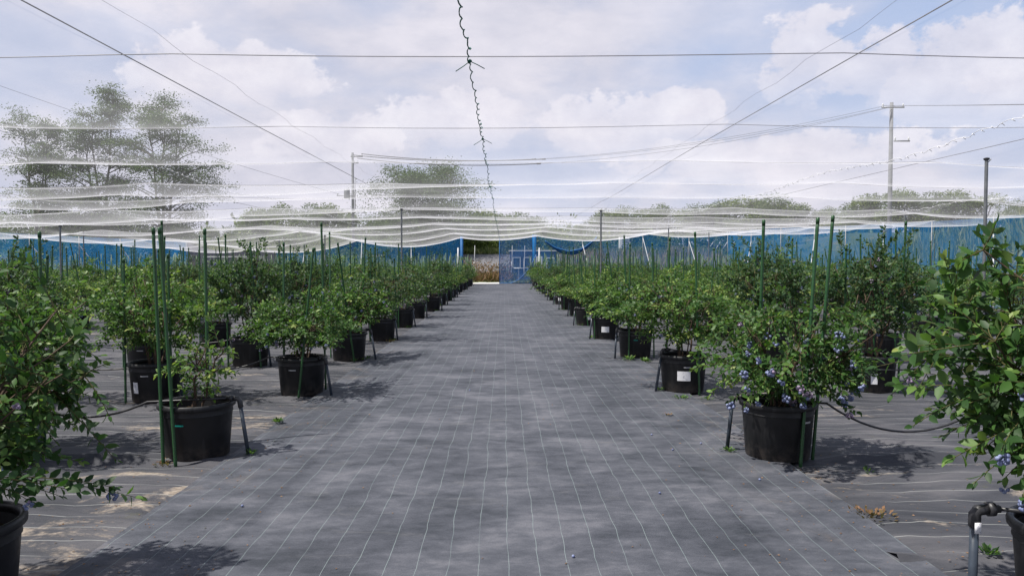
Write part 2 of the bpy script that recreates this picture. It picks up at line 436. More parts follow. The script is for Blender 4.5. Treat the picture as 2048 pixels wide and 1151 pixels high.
# ------------------------------------------------------------------ mesh helpers
class MB:
    """collects shapes, links them as one mesh object"""
    def __init__(self):
        self.v = []; self.f = []; self.mi = []
    def add(self, vs, fs, mi=0):
        o = len(self.v)
        self.v.extend(vs)
        self.f.extend([tuple(i + o for i in f) for f in fs])
        self.mi.extend([mi] * len(fs))
    def box(self, c, s, rot=None, mi=0):
        hx, hy, hz = s[0] / 2, s[1] / 2, s[2] / 2
        vs = [Vector((x, y, z)) for x in (-hx, hx) for y in (-hy, hy) for z in (-hz, hz)]
        if rot is not None:
            vs = [rot @ v for v in vs]
        c = Vector(c)
        self.add([tuple(v + c) for v in vs], [(0, 1, 3, 2), (4, 6, 7, 5), (0, 4, 5, 1), (2, 3, 7, 6), (0, 2, 6, 4), (1, 5, 7, 3)], mi)
    def tube(self, pts, rad, n=8, cap=True, mi=0):
        pts = [Vector(p) for p in pts]
        if not hasattr(rad, '__len__'):
            rad = [rad] * len(pts)
        vs = []; fs = []
        up = None
        for i, p in enumerate(pts):
            t = (pts[min(i + 1, len(pts) - 1)] - pts[max(i - 1, 0)])
            if t.length < 1e-9: t = Vector((0, 0, 1))
            t.normalize()
            if up is None:
                up = t.orthogonal().normalized()
            else:
                up = (up - t * up.dot(t))
                up = up.normalized() if up.length > 1e-6 else t.orthogonal().normalized()
            w = t.cross(up)
            for k in range(n):
                a = 2 * math.pi * k / n
                vs.append(tuple(p + (up * math.cos(a) + w * math.sin(a)) * rad[i]))
        for i in range(len(pts) - 1):
            for k in range(n):
                a = i * n + k; b = i * n + (k + 1) % n
                fs.append((a, b, b + n, a + n))
        if cap:
            fs.append(tuple(reversed(range(n))))
            fs.append(tuple(range((len(pts) - 1) * n, len(pts) * n)))
        self.add(vs, fs, mi)
    def lathe(self, prof, n=32, mi=0, c=(0, 0, 0)):
        vs = []; fs = []
        for r, z in prof:
            for k in range(n):
                a = 2 * math.pi * k / n
                vs.append((c[0] + r * math.cos(a), c[1] + r * math.sin(a), c[2] + z))
        for i in range(len(prof) - 1):
            for k in range(n):
                a = i * n + k; b = i * n + (k + 1) % n
                fs.append((a, b, b + n, a + n))
        self.add(vs, fs, mi)
    def mesh(self, name, mats, smooth=True):
        me = bpy.data.meshes.new(name)
        me.from_pydata(self.v, [], self.f)
        for m in (mats if isinstance(mats, (list, tuple)) else [mats]):
            me.materials.append(m)
        if len(me.materials) > 1:
            me.polygons.foreach_set('material_index', self.mi)
        if smooth:
            me.polygons.foreach_set('use_smooth', [True] * len(me.polygons))
        me.update()
        return me

def link(name, data, parent=None, loc=None, mat=None):
    o = bpy.data.objects.new(name, data)
    C.objects.link(o)
    if parent is not None:
        o.parent = parent
    if loc is not None:
        o.location = loc
    return o

def tag(o, label=None, cat=None, group=None, kind=None):
    if label: o['label'] = label
    if cat: o['category'] = cat
    if group: o['group'] = group
    if kind: o['kind'] = kind
    return o

def thing(name, label, cat, loc=(0, 0, 0), group=None):
    return tag(link(name, None, None, loc), label, cat, group)

def sharp(me, ang=40):
    try:
        me.set_sharp_from_angle(angle=R(ang))
    except Exception:
        pass

ORD = ['first', 'second', 'third', 'fourth', 'fifth', 'sixth', 'seventh', 'eighth', 'ninth', 'tenth', 'eleventh', 'twelfth',
       'thirteenth', 'fourteenth', 'fifteenth', 'sixteenth', 'seventeenth', 'eighteenth', 'nineteenth', 'twentieth'] + \
      ['%s' % w for w in ('twenty-first twenty-second twenty-third twenty-fourth twenty-fifth twenty-sixth twenty-seventh twenty-eighth '
                          'twenty-ninth thirtieth thirty-first thirty-second thirty-third thirty-fourth thirty-fifth thirty-sixth').split()]

def fbm(x, y, s, seed=0.0, octv=4):
    return mnoise.fractal(Vector((x * s + seed, y * s - seed * 0.7, seed)), 0.9, 2.0, octv)

# ------------------------------------------------------------------ the ground
Y_END, X_L, X_R = 51.8, -22.5, 16.0

def grid_sheet(name, xs, ys, zf, mat, kind='structure'):
    nx, ny = len(xs), len(ys)
    vs = [(x, y, zf(x, y)) for y in ys for x in xs]
    fs = [(j * nx + i, j * nx + i + 1, (j + 1) * nx + i + 1, (j + 1) * nx + i) for j in range(ny - 1) for i in range(nx - 1)]
    me = bpy.data.meshes.new(name)
    me.from_pydata(vs, [], fs)
    me.materials.append(mat)
    me.polygons.foreach_set('use_smooth', [True] * len(me.polygons))
    o = link(name, me)
    if kind: o['kind'] = kind
    return o

def geo_series(a, b, s0, g):
    out = [a]; s = s0
    while out[-1] + s < b:
        out.append(out[-1] + s); s *= g
    out.append(b)
    return out

def sstep(a, b, x):
    t = min(1.0, max(0.0, (x - a) / (b - a)))
    return t * t * (3 - 2 * t)

def terrain_z(x, y):
    z = -0.06
    far = max(0.0, max(y - 62, abs(x) - 24) / 60.0)
    z += min(far, 1.0) * 0.8 * (0.6 + fbm(x, y, 0.02, 3.1))
    if y > 60:
        z += 2.3 * sstep(60.5, 74, y)
    if x > 24 and y > 20:                       # the grassy bank on the right
        z += 2.2 * min(1.0, (x - 24) / 10.0) * min(1.0, (y - 20) / 15)
    return z
xs = sorted(set([-2200, -1200, -700, -400] + [i * 12 for i in range(-24, 25)] + [400, 700, 1200, 2200]))
ys = sorted(set([-400, -150, -60, -20, 0, 12, 24, 36, 48, 61, 62, 63, 64, 65, 66, 67, 68, 69, 71, 72, 73, 74, 75, 78] + [60 + i * 10 for i in range(24)] + [400, 600, 1000, 1600, 2500]))
grid_sheet('ground', xs, ys, terrain_z, M['terrain'])

def aisle_z(x, y):
    return 0.010 + 0.008 * (1 - sstep(9, 16, y)) * fbm(x * 0.8, y, 1.6, 5.0, 3) + 0.008 * fbm(x, y, 0.6, 9.0, 2)
xs = [-2.12 + i * 4.24 / 64 for i in range(65)]
ys = geo_series(-1.0, 51.6, 0.07, 1.004)
o = grid_sheet('aisle_ground_cover', xs, ys, aisle_z, M['aisle'])

SEAM = 1.93
def side_z(x, y, sgn):
    yy = y + 0.10 * fbm(x, 0.0, 0.8, 2.0 + sgn, 3) + 0.3
    k = math.floor(yy / SEAM); t = yy - k * SEAM
    lift = 0.7 + 1.6 * fbm(x * 1.0, k * 7.0, 1.1, 6.0, 3)
    lip = 0.042 * max(0.0, lift) * max(0.0, 1 - t / 0.22)
    z = -0.004 + lip + 0.014 * fbm(x, y, 1.3, 11.0, 4) + 0.010 * fbm(x, y, 4.0, 4.0, 2)
    edge = abs(x) - 2.0
    if edge < 0.25:
        z -= 0.02 * (1 - edge / 0.25)
    return z
for sgn in (-1, 1):
    w = (22.6 if sgn < 0 else 16.1)
    xs = [sgn * q for q in geo_series(1.98, w, 0.055, 1.03)]
    if sgn < 0: xs = xs[::-1]
    ys = geo_series(-1.0, 51.6, 0.035, 1.006)
    grid_sheet('bed_ground_cover', xs, ys, lambda x, y: side_z(x, y, sgn), M['side'])

# pale sill across the end of the aisle, road beyond
b = MB()
nseg = 40
vs = []
for i in range(nseg + 1):
    x = -3.4 + 6.2 * i / nseg
    h = 0.085 + 0.03 * fbm(x, 0, 1.7, 3) if x < -0.1 else 0.03
    for (yy, zz) in ((51.65, 0.0), (51.75, h), (52.25, h * 0.9), (52.5, -0.06)):
        vs.append((x, yy + 0.05 * fbm(x, yy, 2.0, 1), zz))
fs = [(i * 4 + k, (i + 1) * 4 + k, (i + 1) * 4 + k + 1, i * 4 + k + 1) for i in range(nseg) for k in range(3)]
b.add(vs, fs)
tag(link('concrete_path_strip', b.mesh('concrete_path_strip', M['gravel_sill'])), kind='structure')
xs = [-7 + i * 1.0 for i in range(17)]
grid_sheet('road', xs, [65, 66, 67, 68, 69, 70, 71, 72, 73], lambda x, y: terrain_z(x, y) + 0.06, M['road'])

# ------------------------------------------------------------------ roof net
WIRES_Y = [-3.5, -0.4, 2.8, 6.0, 9.1, 12.3, 15.6, 18.9, 22.6, 26.8, 31.6, 37.2, 44.0, Y_END]
CABLES_X = [X_L, -17.6, -12.5, -7.6, -2.9, 2.75, 7.2, 12.1, X_R]
FAR_X = [X_L, -17.3, -10.1, -3.0, 2.2, 9.9, X_R]
FAR_Z = [2.95, 2.55, 3.19, 3.36, 3.45, 3.60, 3.66]
FAR_D = [0.45, 0.55, 0.58, 0.22, 0.44, 0.30]

def sstep(a, b, x):
    t = min(1.0, max(0.0, (x - a) / (b - a)))
    return t * t * (3 - 2 * t)

def profile(X, xs, zs, ds):
    X = min(max(X, xs[0]), xs[-1])
    for i in range(len(xs) - 1):
        if X <= xs[i + 1]:
            u = (X - xs[i]) / (xs[i + 1] - xs[i])
            return zs[i] * (1 - u) + zs[i + 1] * u - ds[i] * 4 * u * (1 - u)
    return zs[-1]
NEAR_Z = [2.85, 3.05, 3.15, 3.2, 3.2, 3.2, 3.2, 3.15, 3.0]
NEAR_D = [0.12, 0.12, 0.10, 0.05, 0.03, 0.04, 0.08, 0.10]
def roof_top(X, Y):
    w = sstep(22, 51, Y)
    a = profile(X, CABLES_X, NEAR_Z, NEAR_D)
    c = profile(X, FAR_X, FAR_Z, FAR_D)
    z = a * (1 - w) + c * w
    z += 0.045 * mnoise.noise(Vector((X * 0.13, Y * 0.10, 4.2)))
    for (px_, py_, pz_) in POLES:
        r2 = ((X - px_) ** 2 + (Y - py_) ** 2)
        if r2 < 9:
            base = pz_ - POLE_BASE[(px_, py_)]
            z += base * math.exp(-math.sqrt(r2) / 0.8) * (1 - r2 / 9)
    return z
POLES = []; POLE_BASE = {}
_pl = [(-2.9, 20.6, 3.2), (2.75, 20.6, 3.22), (7.2, 10.8, 3.2), (12.1, 21.8, 3.2), (-7.6, 30.9, 2.80), (6.9, 30.4, 3.28),
       (-7.7, 10.8, 3.2), (-12.5, 20.6, 3.1), (-17.6, 30.6, 3.0), (11.6, 41.0, 3.5), (-12.5, 40.5, 2.9)]
_b = [roof_top(p[0], p[1]) for p in _pl]
for p, zb in zip(_pl, _b):
    POLE_BASE[(p[0], p[1])] = zb
POLES = _pl

def wire_index(Y):
    for j in range(len(WIRES_Y) - 1):
        if Y <= WIRES_Y[j + 1] + 1e-6:
            return j
    return len(WIRES_Y) - 2
def sag(X, Y):
    j = wire_index(Y)
    t = (Y - WIRES_Y[j]) / (WIRES_Y[j + 1] - WIRES_Y[j])
    n = 0.5 + 1.2 * mnoise.noise(Vector((X * 0.11 + j * 3.7, j * 1.9, 0.5)))
    far = 1 - 0.55 * sstep(21, 34, Y)
    A = 0.05 + (0.10 * sstep(7, 13, Y) + (0.04 + 0.26 * sstep(7, 14, Y)) * max(0.0, n)) * far
    A *= 1 - 0.6 * sstep(-9, 1, X) * (1 - sstep(17, 25, Y))
    return A * 4 * t * (1 - t)
def roof_z(X, Y):
    return roof_top(X, Y) - sag(X, Y) + 0.012 * mnoise.noise(Vector((X * 1.1, Y * 1.3, 7.0)))

PANELS = [X_L, -12.0, -5.8, -0.28, 5.8, 12.0, X_R]
PN = ['white roof net panel at the far left over the left rows',
      'white roof net panel left of the white cord seam near the tall trees',
      'white roof net panel between the left white seam and the green cord',
      'white roof net panel between the green cord and the right white seam',
      'white roof net panel right of the right white cord seam',
      'white roof net panel at the far right beside the right blue net']
net_ys = []
for j in range(len(WIRES_Y) - 1):
    a, c = WIRES_Y[j], WIRES_Y[j + 1]
    nn = 30
    net_ys += [a + (c - a) * i / nn for i in range(nn)]
net_ys.append(WIRES_Y[-1])
for i in range(len(PANELS) - 1):
    a, c = PANELS[i], PANELS[i + 1]
    nn = max(12, int((c - a) / 0.28))
    xs = [a + (c - a) * k / nn for k in range(nn + 1)]
    o = grid_sheet('roof_net', xs, net_ys, roof_z, M['net'], None)
    tag(o, PN[i], 'net', 'roof net panels')

# transverse wires (things), longitudinal cables, lacing cords
def rope(name, pts, r, mat, label, cat, group=None, n=5):
    b = MB(); b.tube(pts, r, n)
    o = link(name, b.mesh(name, mat))
    return tag(o, label, cat, group)
k = 0
for j, Y in enumerate(WIRES_Y[2:-1]):
    pts = []
    x = X_L
    while x <= X_R + 0.01:
        pts.append((x, Y, roof_top(x, Y) + 0.006)); x += 0.55
    rope('cross_wire', pts, 0.0042 if Y < 14 else 0.005, M['wire'],
         'thin grey wire across the roof net, %s crossing wire counted from the front' % ORD[k], 'wire', 'wires crossing under the roof', 4)
    k += 1
def run(x0, x1, y0, y1, zoff, n=60):
    out = []
    for i in range(n + 1):
        t = i / n; x = x0 + (x1 - x0) * t; y = y0 + (y1 - y0) * t
        out.append((x, y, roof_top(x, y) + zoff))
    return out
for (x0, x1, y0, y1, r, lab) in [
        (-3.2, -2.9, 0.0, 20.6, 0.0050, 'grey cable running to the steel pole left of the aisle'),
        (-2.9, -3.0, 20.6, 51.8, 0.0045, 'grey cable running from the left aisle pole to the door'),
        (3.0, 2.75, 0.0, 20.6, 0.0050, 'grey cable running to the steel pole right of the aisle'),
        (2.75, 2.2, 20.6, 51.8, 0.0045, 'grey cable running from the right aisle pole to the net door'),
        (7.2, 6.9, 10.8, 30.4, 0.0050, 'grey cable sloping from the tall right pole down to the back'),
        (7.4, 7.2, 0.0, 10.8, 0.0050, 'grey cable over the right rows reaching the tall right pole'),
        (-7.8, -7.7, 0.0, 10.8, 0.0050, 'grey cable at the upper left edge over the left rows'),
        (-7.7, -7.6, 10.8, 30.9, 0.0050, 'grey cable over the left rows below the tall trees'),
        (-12.6, -12.5, 5.0, 40.5, 0.0050, 'grey cable over the far left rows')]:
    rope('roof_cable', run(x0, x1, y0, y1, 0.012), r, M['wire'], lab, 'cable', 'long roof cables')
# thin seam lines close to the aisle cables
for s, nm in ((-1, 'left'), (1, 'right')):
    rope('seam_thread', [(s * 2.55 + 0.03 * math.sin(i * 1.7), 0.5 + i * 0.4, roof_top(s * 2.55, 0.5 + i * 0.4) - 0.02) for i in range(60)],
         0.0011, M['wire'], 'faint thread along the roof net, %s of the green cord' % nm, 'thread', 'faint seam threads', 4)

# green lacing cord over the aisle: wound and loose
random.seed(3)
b = MB()
pts = []; y = 1.2; ph = 0
while y < 50:
    step = 0.018 * (1 + y * 0.06)
    ph += random.uniform(0.25, 0.95)
    a = 0.017 * (0.5 + 1.3 * abs(mnoise.noise(Vector((y * 3.1, 0, 2)))))
    x = -0.28 + a * math.cos(ph) + 0.03 * mnoise.noise(Vector((y * 1.9, 3, 1)))
    pts.append((x, y, roof_z(-0.28, y) - 0.02 + a * 1.2 * math.sin(ph)))
    y += step
b.tube(pts, 0.0052, 4)
cord = link('lacing_cord', b.mesh('green_cord_strand', M['green_rope']))
tag(cord, 'twisted green cord lacing the roof net above the middle of the aisle', 'cord')
b2 = MB()
for yk in (6.02, 9.62, 15.7):
    z = roof_z(-0.28, yk) - 0.02
    b2.tube([(-0.28, yk, z), (-0.33, yk + .03, z - .03), (-0.40, yk + .05, z - 0.07)], 0.004, 4)
    b2.tube([(-0.28, yk, z), (-0.22, yk + .03, z - .02), (-0.16, yk + .02, z - 0.055)], 0.004, 4)
    b2.lathe([(0.001, -0.018), (0.017, -0.006), (0.017, 0.008), (0.001, 0.018)], 6, 0, (-0.28, yk, z))
tag(link('knots', b2.mesh('green_cord_knots', M['green_rope']), cord), kind='stuff')
def lace_z(X, y):
    return roof_top(X, y) - 0.09 + 0.05 * math.sin(y * 1.1 + X)
for (X, lab) in ((-5.8, 'white looped cord lacing the roof net over the left rows'), (5.8, 'white looped cord lacing the roof net over the right rows'),
                 (12.0, 'white looped cord lacing the roof net near the right blue net'), (-12.0, 'white looped cord lacing the roof net over the far left rows')):
    b = MB(); y = 2.0; ph = 0; pts = []
    while y < 50:
        ph += 0.8 + random.uniform(-0.2, 0.3)
        a = 0.016 + 0.012 * random.random()
        pts.append((X + a * math.cos(ph) + .05 * math.sin(y * .7), y, lace_z(X, y) - 0.01 + a * 0.8 * math.sin(ph)))
        y += 0.05 * (1 + y * 0.04)
    b.tube(pts, 0.0036, 4)
    o = link('lacing_cord', b.mesh('white_cord', M['white_rope'])); tag(o, lab, 'cord')
    b = MB(); y = 2.2
    while y < 48:
        z = lace_z(X, y) - 0.012; xk = X + .05 * math.sin(y * .7)
        b.tube([(xk - .02, y, z - .01), (xk, y + .02, z + .01), (xk + .022, y, z - .01 - .02 * random.random())], [0.003, 0.007, 0.003], 4)
        y += 0.13 * (1 + y * 0.05)
    tag(link('knots', b.mesh('white_cord_knots', M['white_rope']), o), kind='stuff')

# ------------------------------------------------------------------ steel poles under the roof
PL = ['steel pole standing left of the aisle, top held against the roof net', 'steel pole standing right of the aisle with a dark cap',
      'tall steel pole behind the large bush at the right edge', 'steel pole among the right rows in front of the blue net',
      'steel pole tenting the net up among the left rows', 'steel pole among the back of the right rows',
      'steel pole at the left edge of the rows', 'steel pole among the far left rows under the white cord seam',
      'steel pole close to the left blue net', 'steel pole near the back right corner', 'steel pole near the mauve net at the back left']
for (X, Y, Z), lab in zip(POLES, PL):
    t = thing('steel_pole', lab, 'pole', (X, Y, 0), 'steel poles holding up the roof net')
    zt = roof_z(X, Y) - 0.01
    b = MB(); b.tube([(0, 0, 0), (0, 0, zt - 0.03)], 0.0245, 12); me = b.mesh('pole_tube', M['steel']); sharp(me); link('tube', me, t)
    b = MB(); b.lathe([(0.001, 0), (0.034, 0.0), (0.042, 0.010), (0.042, 0.026), (0.022, 0.036), (0.001, 0.038)], 14, 0, (0, 0, zt - 0.045))
    b.tube([(0.02, 0, zt - 0.08), (0.07, 0, zt - 0.03)], 0.006, 5)
    me = b.mesh('pole_cap', M['hose']); sharp(me); link('cap', me, t)

# ------------------------------------------------------------------ perimeter nets
def wall_net(name, p0, p1, ztop, zbot, mat, label, group, amp=0.05, seed=0.0, nx=None):
    p0 = Vector(p0); p1 = Vector(p1); L = (p1 - p0).length
    nrm = Vector((-(p1 - p0).y, (p1 - p0).x)).normalized()
    nx = nx or max(8, int(L / 0.3)); nz = 14
    vs = []
    for i in range(nx + 1):
        u = i / nx
        q = p0.lerp(p1, u)
        zt = ztop(q.x, q.y)
        for k_ in range(nz + 1):
            v = k_ / nz
            z = zbot + (zt - zbot) * v
            off = amp * (mnoise.noise(Vector((u * L * 0.7, v * 1.2, seed))) + 0.5 * mnoise.noise(Vector((u * L * 2.6, v * 0.7, seed + 5)))) * (1 - 0.6 * abs(2 * v - 1))
            vs.append((q.x + nrm.x * off, q.y + nrm.y * off, z))
    w = nz + 1
    fs = [(i * w + k_, (i + 1) * w + k_, (i + 1) * w + k_ + 1, i * w + k_ + 1) for i in range(nx) for k_ in range(nz)]
    b = MB(); b.add(vs, fs)
    o = link(name, b.mesh(name, mat))
    return tag(o, label, 'net', group)
top_f = lambda x, y: roof_top(min(max(x, X_L), X_R), min(y, Y_END)) - 0.02
G = 'blue nets closing the sides'
wall_net('side_net', (X_L, 0), (X_L, Y_END), top_f, 0.02, M['blue_side_net'], 'blue net wall along the left side of the plot', G, 0.10, 1.0)
wall_net('side_net', (X_R, 0), (X_R, Y_END), top_f, 0.02, M['blue_side_net'], 'blue net wall along the right side of the plot', G, 0.10, 2.0)
wall_net('side_net', (X_L, Y_END), (-16.2, Y_END), top_f, 0.02, M['grey_net'], 'grey mauve net at the back left corner beneath the sagging roof', G, 0.12, 3.0)
wall_net('side_net', (-16.2, Y_END), (-3.15, Y_END), top_f, 0.02, M['blue_net'], 'blue net wall at the back, left of the open doorway', G, 0.12, 4.0)
wall_net('side_net', (2.35, Y_END), (X_R, Y_END), top_f, 0.02, M['blue_net'], 'blue net wall at the back, right of the net door', G, 0.12, 5.0)
# bunched spare blue net hung in a swag beside the door
b = MB()
for s_ in range(5):
    pts = []
    for i in range(25):
        u = i / 24
        x = 2.9 + 3.7 * u
        pts.append((x, 51.62 + 0.03 * s_, 3.05 + 0.25 * u - (0.95 + 0.06 * s_) * 4 * u * (1 - u) * (0.8 + 0.2 * u) + 0.02 * math.sin(i + s_)))
    b.tube(pts, [0.035 + 0.03 * math.sin(math.pi * i / 24) for i in range(25)], 6)
tag(link('bunched_net', b.mesh('bunched_net', M['blue_sleeve'])), 'bunched blue net hanging in a swag right of the net door', 'net')

# door: blue sleeves, open doorway, half closed net door with folds
for (x, r, lab) in ((-3.02, 0.11, 'blue covered door post left of the open doorway'), (2.16, 0.16, 'thick dark blue door post with gathered net right of the net door')):
    b = MB(); b.tube([(x, Y_END, 0), (x + .01, Y_END, 1.2), (x, Y_END, roof_top(x, Y_END) + 0.02)], [r, r * 0.9, r], 10)
    t = thing('door_post', lab, 'post', (0, 0, 0), 'blue door posts')
    link('sleeve', b.mesh('sleeve', M['blue_sleeve'] if x < 0 else M['blue_net']), t)
    b = MB(); b.tube([(x, Y_END, 0), (x, Y_END, roof_top(x, Y_END) + 0.03)], 0.04, 8); link('post', b.mesh('door_post_core', M['blue_wall'] if x > 0 else M['blue_sleeve']), t)
t = thing('net_door', 'blue net door half closing the end of the aisle', 'door', (0, 0, 0))
xa, xb = -0.32, 2.05
nx, nz = 30, 30
vs = []
for i in range(nx + 1):
    u = i / nx
    for k_ in range(nz + 1):
        v = k_ / nz
        x = xa + (xb - xa) * u
        z = 0.05 + (roof_top(x, Y_END) - 0.07) * v
        off = 0.03 * mnoise.noise(Vector((x * 1.2, z, 3)))
        vs.append((x, Y_END - 0.08 + off, z))
w = nz + 1
b = MB(); b.add(vs, [(i * w + k_, (i + 1) * w + k_, (i + 1) * w + k_ + 1, i * w + k_ + 1) for i in range(nx) for k_ in range(nz)])
link('door_net', b.mesh('door_net', M['door_net']), t)
b = MB(); b.tube([(xa, Y_END - .08, 0.0), (xa, Y_END - .08, 3.25)], 0.025, 8); link('door_frame', b.mesh('door_edge_tube', M['blue_sleeve']), t)
b = MB()
for s_ in range(5):
    pts = []
    for i in range(16):
        u = i / 15
        pts.append((0.2 + 1.85 * u + 0.06 * s_, Y_END - 0.16 - 0.02 * s_, 0.06 + 0.09 * s_ * u + (1.25 + .1 * s_) * u ** 2.2))
    b.tube(pts, [0.012 + 0.022 * u_ / 15 for u_ in range(16)], 5)
tag(link('folds', b.mesh('door_folds', M['fold_net']), t), kind='stuff')
b = MB(); b.box((0.85, Y_END - .1, 0.04), (2.4, 0.08, 0.05)); link('bottom_rail', b.mesh('door_bottom', M['blue_sleeve']), t)

# posts and braces of the outer frame
def frame_post(x, y, lab, brace=None, h=None):
    z = (h or roof_top(min(max(x, X_L), X_R), min(y, Y_END)) + 0.02)
    t = thing('frame_post', lab, 'post', (x, y, 0), 'posts of the outer net frame')
    b = MB(); b.tube([(0, 0, 0), (0, 0, z)], 0.024, 8); link('tube', b.mesh('frame_tube', M['steel']), t)
    if brace:
        b = MB(); b.tube([(0, 0, z * brace[2]), (brace[0], brace[1], 0.0)], 0.021, 8); link('brace', b.mesh('brace_tube', M['white_tube']), t)
yy = [20.0, 23.4, 26.8, 30.2, 33.6, 37.0, 41.5, 46.5, 51.4]
for i, y in enumerate(yy):
    frame_post(X_R - 0.12, y, 'galvanised post of the right side net, %s from the near end' % ORD[i], (-0.9, -1.4, 0.80) if i % 2 else None)
for i, y in enumerate([30.5, 34.5, 38.5, 42.6, 47.0, 51.4]):
    frame_post(X_L + 0.12, y, 'galvanised post of the left side net, %s from the near end' % ORD[i], (1.0, 1.6, 0.84))
for i, x in enumerate([-19.6, -14.2, -10.1, -6.6]):
    frame_post(x, Y_END - 0.12, 'galvanised post of the back net, %s from the left corner' % ORD[i], (0.25, -2.0, 0.9) if i > 0 else (-.8, -1.6, .8))
for i, x in enumerate([5.6, 9.9, 13.2]):
    frame_post(x, Y_END - 0.12, 'galvanised post of the back net, %s right of the door' % ORD[i], (0.5, -1.8, 0.9))
for (x0, x1, lab) in ((-3.28, -3.25, 'white prop leaning by the blue door post left of the doorway'), (2.48, 2.50, 'white prop beside the thick blue door post')):
    b = MB(); b.tube([(x0, Y_END - 0.45, 0), (x1, Y_END - 0.35, 2.55)], 0.055, 8)
    tag(link('prop_tube', b.mesh('prop_tube', M['white_tube'])), lab, 'tube')
b = MB(); b.tube([(X_L + 1.5, 50.9, 1.9), (-17.0, 50.9, 1.9)], 0.03, 6)
tag(link('horizontal_rail', b.mesh('horizontal_rail', M['white_tube'])), 'pale horizontal rail in front of the mauve net', 'rail')

# ------------------------------------------------------------------ pots, stakes, pipes
def pot_meshes():
    b = MB()
    b.lathe([(0.001, 0.0), (0.228, 0.0), (0.236, 0.012), (0.262, 0.335), (0.264, 0.340), (0.268, 0.343), (0.266, 0.350), (0.2645, 0.385)], 40)
    b.lathe([(0.255, 0.385), (0.250, 0.330), (0.240, 0.28)], 40)
    me = b.mesh('pot_wall', M['pot']); sharp(me, 50)
    b = MB()
    b.lathe([(0.2645, 0.384), (0.281, 0.386), (0.287, 0.392), (0.288, 0.408), (0.284, 0.424), (0.276, 0.429), (0.264, 0.427), (0.257, 0.415), (0.255, 0.384), (0.2645, 0.384)], 40)
    rim = b.mesh('pot_rim', M['pot'])
    b = MB()
    n = 28; vs = [(0, 0, 0.365)]; fs = []
    for r_i, r in enumerate((0.08, 0.16, 0.253)):
        for k_ in range(n):
            a = 2 * math.pi * k_ / n
            vs.append((r * math.cos(a), r * math.sin(a), 0.355 + 0.02 * mnoise.noise(Vector((r * 9 * math.cos(a), r * 9 * math.sin(a), 1))) - 0.02 * r / 0.25))
    for k_ in range(n): fs.append((0, 1 + k_, 1 + (k_ + 1) % n))
    for r_i in range(2):
        for k_ in range(n):
            a = 1 + r_i * n + k_; c = 1 + r_i * n + (k_ + 1) % n
            fs.append((a, a + n, c + n, c))
    b.add(vs, fs)
    soil = b.mesh('pot_soil', M['soil'])
    return me, rim, soil
POT, RIM, SOIL = pot_meshes()
def curved_label(w, h, zc, mat, name):
    """a tag bent round the pot wall, facing -Y"""
    b = MB(); vs = []; n = 6
    for i in range(n + 1):
        for s_ in (0, 1):
            z = zc - h / 2 + h * s_
            r = 0.236 + (0.262 - 0.236) * (z - 0.012) / 0.323 + 0.003
            a = -math.pi / 2 + (w / r) * (i / n - 0.5)
            vs.append((r * math.cos(a), r * math.sin(a), z))
    b.add(vs, [(2 * i, 2 * i + 2, 2 * i + 3, 2 * i + 1) for i in range(n)])
    return b.mesh(name, mat)
TAGS = {'paper': (curved_label(0.150, 0.110, 0.20, M['paper'], 'paper_tag'), 'paper_tag'),
        'paper_tall': (curved_label(0.07, 0.12, 0.17, M['paper'], 'paper_tag_tall'), 'paper_tag'),
        'teal': (curved_label(0.065, 0.012, 0.285, M['teal'], 'teal_tag'), 'teal_tag'),
        'mark': (curved_label(0.085, 0.014, 0.30, M['grey_tag'], 'embossed_mark'), 'embossed_mark')}

# ------------------------------------------------------------------ blueberry bushes
T_HI_V = np.array([(0, 0, 0), (.34, 0, 0), (.70, 0, -.02), (1, 0, -.09), (.32, .26, .05), (.70, .205, .03), (.32, -.26, .05), (.70, -.205, .03)])
T_HI_F = [(0, 1, 4), (0, 6, 1), (1, 2, 5, 4), (6, 7, 2, 1), (2, 3, 5), (7, 3, 2)]
T_LO_V = np.array([(0, 0, 0), (.48, .30, .05), (1, 0, -.06), (.48, -.30, .05)])
T_LO_F = [(0, 2, 1), (0, 3, 2)]

def leaves_mesh(name, P, D, N, L, T, mat, lod):
    tv, tf = (T_HI_V, T_HI_F) if lod == 'hi' else (T_LO_V, T_LO_F)
    P = np.asarray(P); D = np.asarray(D); N = np.asarray(N); L = np.asarray(L)[:, None]
    S = np.cross(N, D)
    n = len(P)
    V = P[:, None, :] + L[:, None, :] * (tv[None, :, 0:1] * D[:, None, :] + tv[None, :, 1:2] * S[:, None, :] + tv[None, :, 2:3] * N[:, None, :])
    V = V.reshape(-1, 3)
    nv = len(tv)
    faces = []
    for f in tf:
        faces.append(f)
    tot_loops = sum(len(f) for f in tf)
    li = np.concatenate([np.array(f) for f in tf])
    loops = (np.arange(n)[:, None] * nv + li[None, :]).reshape(-1)
    sizes = np.array([len(f) for f in tf])
    starts0 = np.concatenate([[0], np.cumsum(sizes)[:-1]])
    starts = (np.arange(n)[:, None] * tot_loops + starts0[None, :]).reshape(-1)
    me = bpy.data.meshes.new(name)
    me.vertices.add(len(V)); me.vertices.foreach_set('co', V.reshape(-1).astype(np.float32))
    me.loops.add(len(loops)); me.loops.foreach_set('vertex_index', loops.astype(np.int32))
    me.polygons.add(len(starts)); me.polygons.foreach_set('loop_start', starts.astype(np.int32))
    me.update(calc_edges=True)
    me.validate()
    at = me.attributes.new('tint', 'FLOAT', 'FACE')
    at.data.foreach_set('value', np.repeat(np.asarray(T, dtype=np.float32), len(tf)))
    if lod == 'hi':
        me.polygons.foreach_set('use_smooth', [True] * len(me.polygons))
    me.materials.append(mat)
    return me

def norm(v):
    return v / (np.linalg.norm(v, axis=-1, keepdims=True) + 1e-9)

